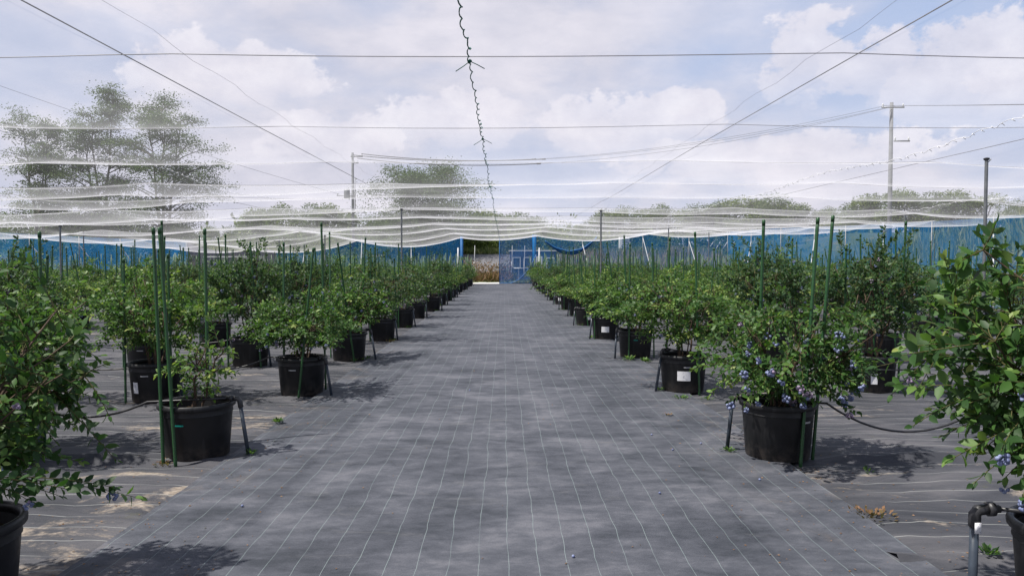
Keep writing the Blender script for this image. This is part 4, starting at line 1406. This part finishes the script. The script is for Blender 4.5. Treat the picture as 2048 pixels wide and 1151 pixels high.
# fallen leaves and crumbs on the mat
arr = ([], [], [], [], [])
for _ in range(1500):
    y = 3.3 + 12 * rg.random() ** 1.6; x = rg.choice([-1, 1]) * (rg.normal(2.2, .5) if rg.random() < .9 else rg.uniform(0, 2))
    if abs(x) > 4: continue
    z = aisle_z(x, y) if abs(x) < 2.12 else side_z(x, y, 1 if x > 0 else -1)
    a = rg.uniform(0, 6.28)
    arr[0].append((x, y, z + 0.004)); arr[1].append((math.cos(a), math.sin(a), 0.05)); arr[2].append(tuple(norm(np.array([rg.normal(0, .3), rg.normal(0, .3), 1.0]))))
    arr[3].append(rg.uniform(.006, .020)); arr[4].append(rg.uniform(.3, 1))
o = link('fallen_leaves', leaves_mesh('fallen_leaves', *arr, M['dry_grass'], 'lo'))
tag(o, 'brown fallen leaves and crumbs scattered over the ground cover', 'leaves', None, 'stuff')
b = MB()
for (x, y) in [(1.27, 6.18), (1.62, 5.9), (0.35, 3.62), (1.34, 5.7), (-.4, 8.4), (1.0, 4.6), (1.75, 4.9), (-1.6, 4.4)]:
    v, f = ICO_HI
    b.add([tuple(q * 0.0085 + np.array([x, y, aisle_z(x, y) + .007])) for q in v], f)
tag(link('dropped_berries', b.mesh('dropped_berries', M['berry'])), 'single blueberries dropped on the aisle ground cover', 'berries', None, 'stuff')

# ------------------------------------------------------------------ trees
def grow(rg, b, leaves, p, d, ln, r, depth, maxd, spread, gravity, tuftn, tufts, leaf):
    n = 4
    pts = [p]
    q = p.copy(); dd = d.copy()
    for i in range(n):
        dd = norm(dd + rg.normal(0, .10, 3) + np.array([0, 0, gravity]))
        q = q + dd * ln / n
        pts.append(q)
    r1 = r * (0.62 if depth < maxd else 0.3)
    b.tube([tuple(x) for x in pts], [r + (r1 - r) * i / n for i in range(n + 1)], 6 if depth < 2 else 4, cap=False)
    if depth >= maxd - 1:
        for i in range(2, n + 1):
            if depth == maxd or rg.random() < .6:
                leaves.append((pts[i], tuftn))
    if depth < maxd:
        k_ = int(rg.integers(2, 4)) + (1 if depth == 0 else 0)
        for c in range(k_):
            st = pts[-1] if c < 2 else pts[int(rg.integers(2, n))]
            a = rg.uniform(0, 6.28); sp = rg.uniform(.5, 1.2) * spread
            ref = norm(np.cross(dd, np.array([.3, .2, 1.0]))); rf2 = np.cross(dd, ref)
            nd = norm(dd * math.cos(sp) + (ref * math.cos(a) + rf2 * math.sin(a)) * math.sin(sp))
            grow(rg, b, leaves, st, nd, ln * rg.uniform(.62, .9), r1, depth + 1, maxd, spread, gravity, tuftn, tufts, leaf)

def make_tree(seed, height, trunk_r, maxd, spread, tuft_n, tuft_r, leaf, mat, first=0.30, gravity=0.04, d0=(0, 0, 1), flat=0.45):
    rg = np.random.default_rng(seed)
    b = MB(); lv = []
    grow(rg, b, lv, np.array([0., 0., -0.2]), norm(np.array(d0, float)), height * first, trunk_r, 0, maxd, spread, gravity, tuft_n, tuft_r, leaf)
    P = []; D = []; N = []; L = []; T = []
    zmax = max(p[2] for p, _ in lv)
    s = (height / zmax)
    for (p, n) in lv:
        tt = rg.uniform(.15, .75)
        nn_ = int(n * rg.uniform(.4, 1.4))
        o = rg.normal(0, 1, (nn_, 3)) * np.array([tuft_r, tuft_r, tuft_r * flat])
        for q in o:
            P.append(p * s + q); dv = norm(np.array([q[0], q[1], -abs(q[2]) * .3 - .2 * tuft_r]) + rg.normal(0, .4 * tuft_r, 3)); D.append(dv)
            up = np.array([0, -0.3, .5]) + rg.normal(0, .6, 3); N.append(norm(up - dv * np.dot(up, dv)))
            L.append(leaf * rg.uniform(.6, 1.3)); T.append(min(1, max(0, tt + rg.normal(0, .12))))
    tv = np.array(b.v) * s
    b.v = [tuple(x) for x in tv]
    return b.mesh('trunk', M['bark']), leaves_mesh('crown', P, D, N, L, T, M[mat], 'lo')

def place_tree(name, meshes, loc, rot, sc, label, cat, group):
    t = thing(name, label, cat, loc, group)
    t.rotation_euler = (0, 0, rot); t.scale = sc if hasattr(sc, '__len__') else (sc, sc, sc)
    link('trunk', meshes[0], t)
    o = link('crown', meshes[1], t); o['kind'] = 'stuff'
    return t
def make_airy(seed, height, half_w, leaf, mat, n_limb=26, per=34, tuft_r=0.42, z_first=0.20, lead=3, top_w=0.45, flat=0.5, droop=0.15):
    """a few rising leaders, limbs all the way up, loose clouds of small leaves with gaps between"""
    rg = np.random.default_rng(seed)
    b = MB(); P = []; D = []; N = []; L = []; T = []
    def cloud(c, k, r):
        tt = rg.uniform(.1, .75)
        o = rg.normal(0, 1, (k, 3)) * np.array([r, r, r * flat])
        for q in o:
            P.append(c + q); dv = norm(np.array([q[0], q[1], -.25 * r]) + rg.normal(0, .5 * r, 3)); D.append(dv)
            up = np.array([0, -.35, .6]) + rg.normal(0, .6, 3); N.append(norm(up - dv * np.dot(up, dv))); L.append(leaf * rg.uniform(.6, 1.3)); T.append(min(1, max(0, tt + rg.normal(0, .13))))
    leads = []
    for k_ in range(lead):
        a = 2 * math.pi * k_ / lead + rg.uniform(-.4, .4)
        hh = height * rg.uniform(.80, 1.0) if k_ else height
        rr = half_w * top_w * rg.uniform(.5, 1.0)
        p0 = np.array([0, 0, -.3]); p1 = np.array([rr * .25 * math.cos(a), rr * .25 * math.sin(a), hh * .35]); p2 = np.array([rr * math.cos(a), rr * math.sin(a), hh])
        pts = [(1 - t) ** 2 * p0 + 2 * t * (1 - t) * p1 + t * t * p2 + rg.normal(0, .06, 3) * min(1, t * 3) for t in np.linspace(0, 1, 14)]
        b.tube([tuple(p) for p in pts], [height * .0125 * (1 - .88 * i / 13) for i in range(14)], 6, cap=False)
        leads.append(pts)
    for q in range(n_limb * lead):
        pts = leads[q % lead]
        f = z_first + (1 - z_first) * rg.random() ** .85
        x = f * 13; i = min(12, int(x)); st = pts[i] * (1 - (x - i)) + pts[i + 1] * (x - i)
        a = rg.uniform(0, 6.28)
        prof = math.sin(math.pi * min(1, .18 + .80 * f)) ** .6
        ln = half_w * prof * rg.uniform(.25, 1.0)
        d = np.array([math.cos(a), math.sin(a), 0])
        lp = [st + d * ln * t + np.array([0, 0, ln * (.75 * t - (.35 + droop) * t * t)]) + rg.normal(0, .05, 3) * t for t in np.linspace(0, 1, 7)]
        b.tube([tuple(p) for p in lp], [height * .0042 * (1 - .85 * k_ / 6) for k_ in range(7)], 4, cap=False)
        for k_ in range(3, 7):
            if rg.random() < .85:
                cloud(lp[k_], int(per * rg.uniform(.5, 1.4)), tuft_r * rg.uniform(.6, 1.2))
            if rg.random() < .6:
                s2 = lp[k_] + np.array([rg.normal(0, .5), rg.normal(0, .5), rg.uniform(-.1, .6)])
                b.tube([tuple(lp[k_]), tuple(s2)], [height * .0015, .006], 3, cap=False)
                cloud(s2, int(per * rg.uniform(.4, 1.0)), tuft_r * rg.uniform(.5, 1.0))
    return b.mesh('trunk', M['bark']), leaves_mesh('crown', P, D, N, L, T, M[mat], 'lo')
LA = make_airy(31, 16.0, 4.2, 0.15, 'locust_leaf', 34, 80, .44, z_first=.12)
LB = make_airy(32, 15.8, 5.8, 0.15, 'locust_leaf', 36, 76, .47, top_w=.32, z_first=.12)
LC = make_airy(35, 14.0, 4.0, 0.15, 'locust_leaf', 30, 70, .44, top_w=.4, z_first=.12)
zt = -0.1
place_tree('locust_tree', LA, (-34.0, 62, zt), 0.5, 1.0, 'tall airy tree with spreading crown, middle of the three left trees', 'tree', 'tall airy trees beyond the left net')
place_tree('locust_tree', LB, (-29.0, 62, zt), 2.1, (1.0, 1.0, 1.0), 'tall airy tree reaching furthest right of the three left trees', 'tree', 'tall airy trees beyond the left net')
place_tree('locust_tree', LC, (-39.2, 62, zt), 4.0, 1.0, 'airy leaning tree at the left edge beyond the blue net', 'tree', 'tall airy trees beyond the left net')
MID = make_airy(44, 9.2, 6.6, 0.16, 'locust_leaf', 34, 70, .62, top_w=.55, flat=.7, lead=4)
place_tree('broad_tree', MID, (-8.0, 72, 1.6), 1.0, 1.0, 'broad leafy tree behind the left aisle pole and utility pole', 'tree', None)

def round_tree(seed, h, w, leaf, mat, nb=16, per=420):
    """full crown of lumpy leaf masses over a forked trunk"""
    rg = np.random.default_rng(seed); P = []; D = []; N = []; L = []; T = []
    b = MB(); b.tube([(0, 0, -.3), (.1, 0, h * .35), (.2, .1, h * .7)], [h * .025, h * .018, h * .006], 6, cap=False)
    for k_ in range(nb):
        a = rg.uniform(0, 6.28); zz = rg.uniform(.12, .84); rr = w * math.sin(math.pi * min(.9, zz + .12)) ** .7 * rg.uniform(.2, .75)
        c = np.array([rr * math.cos(a), rr * math.sin(a), h * zz]); br = w * rg.uniform(.28, .48)
        b.tube([(0.1, 0, h * .3), tuple(c)], [h * .008, .03], 4, cap=False)
        tt = rg.uniform(.15, .8)
        for _ in range(per):
            dv = norm(rg.normal(0, 1, 3)); f = rg.uniform(.5, 1.1)
            P.append(c + dv * br * f * np.array([1, 1, .75])); dl = norm(dv + rg.normal(0, .6, 3)); D.append(dl)
            up = np.array([0, 0, .6]) + dv * .5 + rg.normal(0, .5, 3); N.append(norm(up - dl * np.dot(up, dl))); L.append(leaf * rg.uniform(.5, 1.4)); T.append(min(1, max(0, tt + rg.normal(0, .14))))
    s_ = h / max(p[2] for p in P)
    P = [(p[0], p[1], p[2] * s_) for p in P]
    return b.mesh('trunk', M['bark']), leaves_mesh('crown', P, D, N, L, T, M[mat], 'lo')
TL = [round_tree(51, 10, 4.4, .30, 'tree_leaf'), round_tree(52, 10, 4.0, .28, 'tree_leaf'), round_tree(53, 10, 4.8, .32, 'tree_leaf', 20), round_tree(54, 10, 4.2, .28, 'tree_leaf', 14)]
def conifer(seed, h, w):
    rg = np.random.default_rng(seed); P = []; D = []; N = []; L = []; T = []
    for _ in range(2600):
        z = h * (1 - rg.random() ** 0.6 * 0.9); rr = w * (1 - z / h) * (0.6 + .5 * rg.random()) + .08
        a = rg.uniform(0, 6.28); P.append((rr * math.cos(a), rr * math.sin(a), z)); dv = norm(np.array([math.cos(a), math.sin(a), -.35 + .3 * rg.normal()])); D.append(dv)
        up = np.array([0, 0, 1.0]); N.append(norm(up - dv * dv[2])); L.append(rg.uniform(.25, .5)); T.append(rg.uniform(0, .45))
    b = MB(); b.tube([(0, 0, -.2), (0, 0, h * .95)], [.14, .02], 6)
    return b.mesh('trunk', M['bark']), leaves_mesh('crown', P, D, N, L, T, M['tree_leaf'], 'lo')
CON = conifer(61, 9, 1.7)
random.seed(12)
treeline = [  # (px, top_px, distance): top heights of the wooded skyline, left to right
    (-60, 430, 95), (20, 445, 95), (90, 452, 100), (150, 430, 90), (210, 448, 95), (280, 440, 90), (350, 455, 95), (410, 462, 100), (455, 460, 105),
    (490, 445, 110), (520, 430, 112), (552, 418, 112), (590, 424, 108), (625, 418, 105), (655, 420, 102), (690, 432, 105), (725, 446, 108), (760, 442, 110), (800, 440, 110),
    (850, 438, 105), (900, 436, 105), (935, 432, 110), (965, 430, 110), (995, 436, 115), (1022, 440, 120), (1050, 438, 120), (1075, 458, 130), (1105, 462, 140), (1140, 462, 140),
    (1175, 452, 130), (1205, 432, 125), (1235, 426, 120), (1270, 424, 120), (1305, 420, 125), (1335, 424, 125), (1370, 430, 125), (1400, 418, 120),
    (1430, 412, 118), (1465, 408, 115), (1500, 404, 112), (1540, 402, 110), (1575, 408, 108), (1610, 416, 108), (1650, 426, 110), (1690, 428, 105), (1725, 420, 100), (1765, 396, 95), (1795, 388, 92),
    (1840, 420, 90), (1890, 392, 88), (1930, 388, 86), (1965, 400, 88), (2010, 420, 85), (2060, 410, 85), (2110, 400, 85)]
for i, (px, tp, Y) in enumerate(treeline):
    x = (px - 1008) / 1450 * Y
    h = 1.5 + (537 - tp) / 1450 * Y - terrain_z(x, Y)
    v = TL[i % 4]; s = h / 10.0
    wd = s * random.uniform(1.0, 1.3) * (1.35 if h < 7 else 1.0)
    side = 'left' if px < 1008 else 'right'
    n = (i + 1) if px < 1008 else (i + 1 - sum(1 for q in treeline if q[0] < 1008))
    place_tree('woodland_tree', v, (x, Y + random.uniform(-3, 3), terrain_z(x, Y)), random.uniform(0, 6.28), (wd, wd, s),
               'rounded green tree, %s from the left in the wooded skyline %s of the aisle' % (ORD[n - 1], side), 'tree', 'trees of the wooded skyline')
for j, (px, tp, Y) in enumerate([(1437, 404, 112), (1708, 392, 100), (1738, 386, 98), (1752, 384, 99), (1388, 414, 118)]):
    x = (px - 1008) / 1450 * Y; h = 1.5 + (525 - tp) / 1450 * Y - terrain_z(x, Y)
    place_tree('conifer', CON, (x, Y, terrain_z(x, Y)), j, (h / 9 * .7, h / 9 * .7, h / 9), 'narrow pointed conifer, %s from the left above the right skyline' % ORD[[1, 2, 3, 4, 0][j]], 'tree', 'pointed conifers on the right')
# wooded mass behind and shrubs beyond the doorway
def clump_mass(name, spots, mat, leaf, label, n_per, seed):
    rg = np.random.default_rng(seed); P = []; D = []; N = []; L = []; T = []
    for (x, y, z, rx, ry, rz) in spots:
        tt = rg.uniform(.2, .7)
        for _ in range(n_per):
            dv = norm(rg.normal(0, 1, 3)); f = rg.uniform(.55, 1.05)
            if dv[2] < -.3: continue
            s = 1 + .2 * math.sin(dv[0] * 7 + x) + .15 * math.sin(dv[2] * 9 + y)
            P.append((x + rx * f * dv[0] * s, y + ry * f * dv[1] * s, z + rz * f * dv[2] * s)); dl = norm(dv + rg.normal(0, .5, 3)); D.append(dl)
            up = np.array([0, 0, 1.0]) + rg.normal(0, .5, 3); N.append(norm(up - dl * np.dot(up, dl))); L.append(leaf * rg.uniform(.5, 1.3)); T.append(min(1, max(0, tt + rg.normal(0, .15))))
    return tag(link(name, leaves_mesh(name, P, D, N, L, T, M[mat], 'lo')), label, 'vegetation', None, 'stuff')
random.seed(4)
spots = [(x + random.uniform(-2, 2), 150 + random.uniform(-10, 10), 1.5, 7, 5, random.uniform(5, 8.5)) for x in range(-140, 150, 7)]
clump_mass('far_woods', spots, 'tree_leaf', 1.1, 'dark mass of far woods behind the skyline trees', 420, 2)
spots2 = [(x, random.uniform(65, 70), 0.8, 2.6, 1.8, random.uniform(1.4, 2.3)) for x in list(range(-62, -8, 3)) + list(range(11, 60, 3))]
clump_mass('bushes', spots2, 'tree_leaf', 0.30, 'dark green bushes on the slope behind the blue nets', 1100, 13)
spots = [(x + random.uniform(-1, 1), 79 + random.uniform(-2, 2), 2.6, 3.4, 2.2, random.uniform(1.6, 2.6)) for x in range(-68, 68, 4)]
clump_mass('undergrowth', spots, 'tree_leaf', 0.36, 'green shrubs and undergrowth lining the far side of the road', 1300, 3)
SH = []
for q in range(3):
    rg = np.random.default_rng(80 + q); P = []; D = []; N = []; L = []; T = []
    for _ in range(3000):
        dv = norm(rg.normal(0, 1, 3)); f = rg.uniform(.4, 1.05); s = 1 + .25 * math.sin(dv[0] * 6 + q) + .2 * math.sin(dv[2] * 8)
        if dv[2] < -.2: continue
        P.append((1.6 * f * dv[0] * s, 1.4 * f * dv[1] * s, .4 + 1.7 * f * dv[2] * s)); dl = norm(dv + rg.normal(0, .6, 3)); D.append(dl)
        up = np.array([0, 0, 1.0]) + rg.normal(0, .5, 3); N.append(norm(up - dl * np.dot(up, dl))); L.append(.17 * rg.uniform(.5, 1.3)); T.append(rg.uniform(.2, .9))
    b = MB(); b.tube([(0, 0, -.1), (.1, 0, .7), (.15, .1, 1.3)], [.07, .05, .02], 6)
    SH.append((b.mesh('trunk', M['bark']), leaves_mesh('crown', P, D, N, L, T, M['tree_leaf'], 'lo')))
for j, (x, y, s, lab) in enumerate([(-3.6, 76.5, 1.35, 'green shrub behind the doorway, left one'), (-1.9, 77.5, 1.45, 'green shrub behind the doorway, right one by the net door'),
                                    (0.2, 60.2, 0.62, 'low shrub seen through the doorway beside the net door'), (1.7, 76.5, 1.4, 'green shrub behind the net door'), (-6.5, 76, 1.3, 'green shrub behind the blue net left of the doorway'),
                                    (6.0, 77, 1.3, 'green shrub behind the blue net right of the shed')]):
    place_tree('shrub', SH[j % 3], (x, y, terrain_z(x, y)), j * 1.1, (s, s, s * 1.1), lab, 'shrub', 'shrubs beyond the doorway')

def blades(name, region, n, h, mat, label, seed, width=0.05, kind='stuff', bend=.3):
    rg = np.random.default_rng(seed); P = []; D = []; N = []; L = []; T = []
    (x0, x1, y0, y1) = region
    for _ in range(n):
        x = rg.uniform(x0, x1); y = rg.uniform(y0, y1)
        dv = norm(np.array([rg.normal(0, bend), rg.normal(0, bend), 1.0])); a = rg.uniform(0, 6.28)
        up = np.array([math.cos(a), math.sin(a), 0]); nn = norm(up - dv * np.dot(up, dv))
        hh = h * rg.uniform(.5, 1.1) * (0.8 + .35 * mnoise.noise(Vector((x * .4, y * .4, seed))))
        P.append((x, y, terrain_z(x, y))); D.append(dv); N.append(nn); L.append(hh); T.append(rg.uniform(0, 1))
    V = np.array(P)
    me = leaves_mesh(name, P, D, N, L, T, M[mat], 'lo')
    # narrow the blades
    co = np.empty(len(me.vertices) * 3, dtype=np.float32); me.vertices.foreach_get('co', co); co = co.reshape(-1, 4, 3)
    ax = (co[:, 0] + co[:, 2]) / 2
    L_ = np.linalg.norm(co[:, 2] - co[:, 0], axis=1)[:, None]
    for k_ in (1, 3):
        co[:, k_] = ax + (co[:, k_] - ax) * (width / (L_ * .25))
    me.vertices.foreach_set('co', co.reshape(-1)); me.update()
    return tag(link(name, me), label, 'grass', None, kind)
blades('reeds', (24, 60, 42, 58), 9000, 3.0, 'reed', 'tall pale green reeds on the bank beyond the right net', 3, 0.07)
clump_mass('dry_bushes', [(-6.0 + q * .62, 56.5 + (q % 3) * .9, 0.35, .75, .7, 1.0 + .35 * ((q * 7) % 4) / 4) for q in range(11)], 'dry_grass', 0.13, 'tangled reddish dry bushes beyond the open doorway', 1000, 15)
blades('dry_grass', (-6.5, 0.1, 54.6, 58.5), 7000, 1.15, 'dry_grass', 'reddish brown dry weeds beyond the open doorway', 5, 0.035, bend=.6)
blades('plume_grass', (5, 20, 60, 68), 6000, 2.3, 'plume', 'pale pinkish plume grass behind the blue net right of the shed', 6, 0.05)
blades('grass', (-30, 30, 72.6, 75.5), 9000, 1.0, 'reed', 'yellow green grass verge on the far side of the road', 7, 0.06, bend=.5)
blades('grass', (-26, 30, 52.6, 60), 14000, 0.35, 'reed', 'short grass behind the back net', 8, 0.03, bend=.5)

# ------------------------------------------------------------------ beyond the net: shed, sign, cabinet, utility poles
t = thing('site_shed', 'small dark site shed with white framed windows behind the net door', 'shed', (0, 0, 0))
Ys = 61.0
def fbox(c, s, mat, name, par):
    b = MB(); b.box(c, s); return link(name, b.mesh(name, mat, False), par)
fbox((2.45, Ys + 1.3, 1.2), (3.9, 2.5, 2.5), M['blue_wall'], 'wall', t)
fbox((2.45, Ys + 1.3, 2.50), (4.1, 2.75, 0.09), M['white_paint'], 'roof', t)
for (cx, w_, h_, zz) in ((1.05, 0.62, 0.85, 1.5), (1.95, 0.52, 0.85, 1.5), (3.9, 0.62, 0.9, 1.45)):
    wd = fbox((cx, Ys + 0.03, zz), (w_, 0.05, h_), M['glass'], 'window', t)
    b = MB()
    for (ox, oz, sx_, sz_) in ((0, h_ / 2, w_ + .1, .06), (0, -h_ / 2, w_ + .1, .06), (-w_ / 2, 0, .06, h_), (w_ / 2, 0, .06, h_)):
        b.box((cx + ox, Ys - 0.005, zz + oz), (sx_, .06, sz_))
    link('frame', b.mesh('window_frame', M['white_paint'], False), wd)
dr = fbox((2.85, Ys + 0.02, 1.05), (0.75, 0.06, 1.95), M['white_paint'], 'door', t)
fbox((3.12, Ys - 0.03, 1.0), (0.05, 0.05, 0.12), M['steel'], 'handle', dr)
t = thing('wash_stand', 'white T shaped stand seen through the net door', 'stand', (1.15, 57.0, 0))
b = MB(); b.box((0, 0, 0.52), (.09, .09, 1.0)); link('post', b.mesh('post', M['white_paint']), t)
b = MB(); b.box((0, 0, 1.05), (.75, .4, .07)); link('shelf', b.mesh('shelf', M['white_paint']), t)
b = MB(); b.box((0, 0, 0.02), (.4, .3, .05)); link('foot', b.mesh('foot', M['white_paint']), t)
for (x, lab) in ((-2.45, 'thin grey stake post seen in the open doorway'), (0.62, 'thin white post seen through the net door, left one'), (1.65, 'thin white post seen through the net door, beside the shed door')):
    b = MB(); b.tube([(x, 59.5, 0), (x + .06, 59.5, 2.9)], 0.022, 6); b.tube([(x, 59.5, 0), (x, 59.5, 1.6)], 0.04, 6)
    tag(link('marker_post', b.mesh('marker_post', M['white_tube'])), lab, 'post')
t = thing('white_cabinet', 'tall white louvred cabinet behind the blue net right of the door', 'cabinet', (12.9, 78, 0))
fbox((0, 0, 2.1), (1.0, .9, 4.3), M['white_paint'], 'body', t)
for i in range(9):
    fbox((0.08, -.47, 1.8 + i * .27), (.7, .04, .09), M['steel'], 'slat', t)
t = thing('field_shed', 'red brown hut with sloping roof behind the right blue net', 'hut', (22.5, 78, 0))
fbox((0, 0, 1.6), (1.7, 1.6, 3.2), M['rust_red'], 'wall', t)
b = MB(); b.box((0, 0, 3.4), (2.3, 2.2, .12), Matrix.Rotation(.2, 3, 'Y')); link('roof', b.mesh('roof', M['steel'], False), t)
for i in range(4):
    b = MB(); b.tube([(-1.2 + i * .75, -1.4, 2.3), (-.3 + i * .75, -1.2, 3.7)], .045, 6); link('prop', b.mesh('prop', M['white_tube']), t)

def utility_pole(x, y, h, label, transformer, arms):
    t = thing('utility_pole', label, 'utility pole', (x, y, 0), 'concrete utility poles')
    b = MB(); b.tube([(0, 0, -.3), (0, 0, h)], [0.165, 0.11], 14); link('pole', b.mesh('pole_shaft', M['concrete_pole']), t)
    for (z, x0, x1) in arms:
        b = MB(); b.box(((x0 + x1) / 2, -.18, z), (abs(x1 - x0), .08, .08)); a = link('crossarm', b.mesh('crossarm', M['steel']), t)
        for q in (x0 + .08, x1 - .08):
            b = MB(); b.lathe([(.001, 0), (.05, .02), (.03, .06), (.06, .09), (.03, .13), (.06, .16), (.001, .22)], 8, 0, (q, -.18, z + .04)); link('insulator', b.mesh('insulator', M['white_paint']), a)
    if transformer:
        b = MB(); b.lathe([(.001, 0), (.27, .02), (.29, .1), (.29, .8), (.24, .9), (.001, .93)], 14, 0, (-.55, -.1, transformer)); link('transformer', b.mesh('transformer', M['steel']), t)
        b = MB(); b.tube([(.25, -.15, transformer - 1.0), (.25, -.15, transformer + 2.0)], .04, 6); link('conduit', b.mesh('conduit', M['steel']), t)
    return t
P1 = (-14.5, 70.0); P2 = (25.6, 48.0)
utility_pole(P1[0], P1[1], 12.0, 'concrete utility pole with transformer beyond the left rows', 7.6, [(11.6, -.15, 1.0), (7.9, -1.5, .3), (6.4, -1.1, 1.2), (5.6, -.9, .9), (11.0, .1, .6)])
utility_pole(P2[0], P2[1], 12.05, 'tall concrete utility pole at the right above the skyline', None, [(11.7, -.75, .75), (9.5, 0.1, 1.15)])
def span(a, c, dip, lab, r=0.022):
    rope('power_line', catenary(a, c, dip, 30), r, M['cable'], lab, 'power line', 'overhead power lines')
for k_, (dx, dz) in enumerate(((0.1, 0.0), (0.9, 0.12), (0.5, -.30))):
    pts = catenary((P1[0] + dx, P1[1] - .2, 11.75 + dz), (P2[0] - .7 + dx, P2[1], 11.8 + dz * .3), 1.75 + .08 * k_, 40)
    nm = ['lower', 'upper', 'middle'][k_]
    o = rope('power_line', pts, 0.011, M['cable'], '%s power line between the two utility poles' % nm, 'power line', 'overhead power lines')
    b = MB(); b.tube(pts[:18], 0.036, 6); link('cover', b.mesh('moire_tube', M['cable']), o)  # added thicker tube, imitates how net moire thickens the line here; no real sleeve
    b = MB(); b.tube([pts[17], tuple(Vector(pts[17]).lerp(Vector(pts[18]), .3))], 0.06, 8); link('thick_end', b.mesh('moire_tube_end', M['cable']), o)  # end of the added thick moire stretch
for k_ in range(2):
    span((P2[0] - .6 + 1.2 * k_, P2[1], 11.85), (60, 36, 11.2 + .2 * k_), .5, 'power line leaving the right pole, %s one' % ['front', 'back'][k_], 0.014)
span((P1[0] - 1.3, P1[1], 8.05), (-42, 38, 16.5), .6, 'thin power line rising left from the transformer pole', 0.012)
print('objects', len(scene.objects), 'tris', sum(len(m.polygons) for m in bpy.data.meshes))
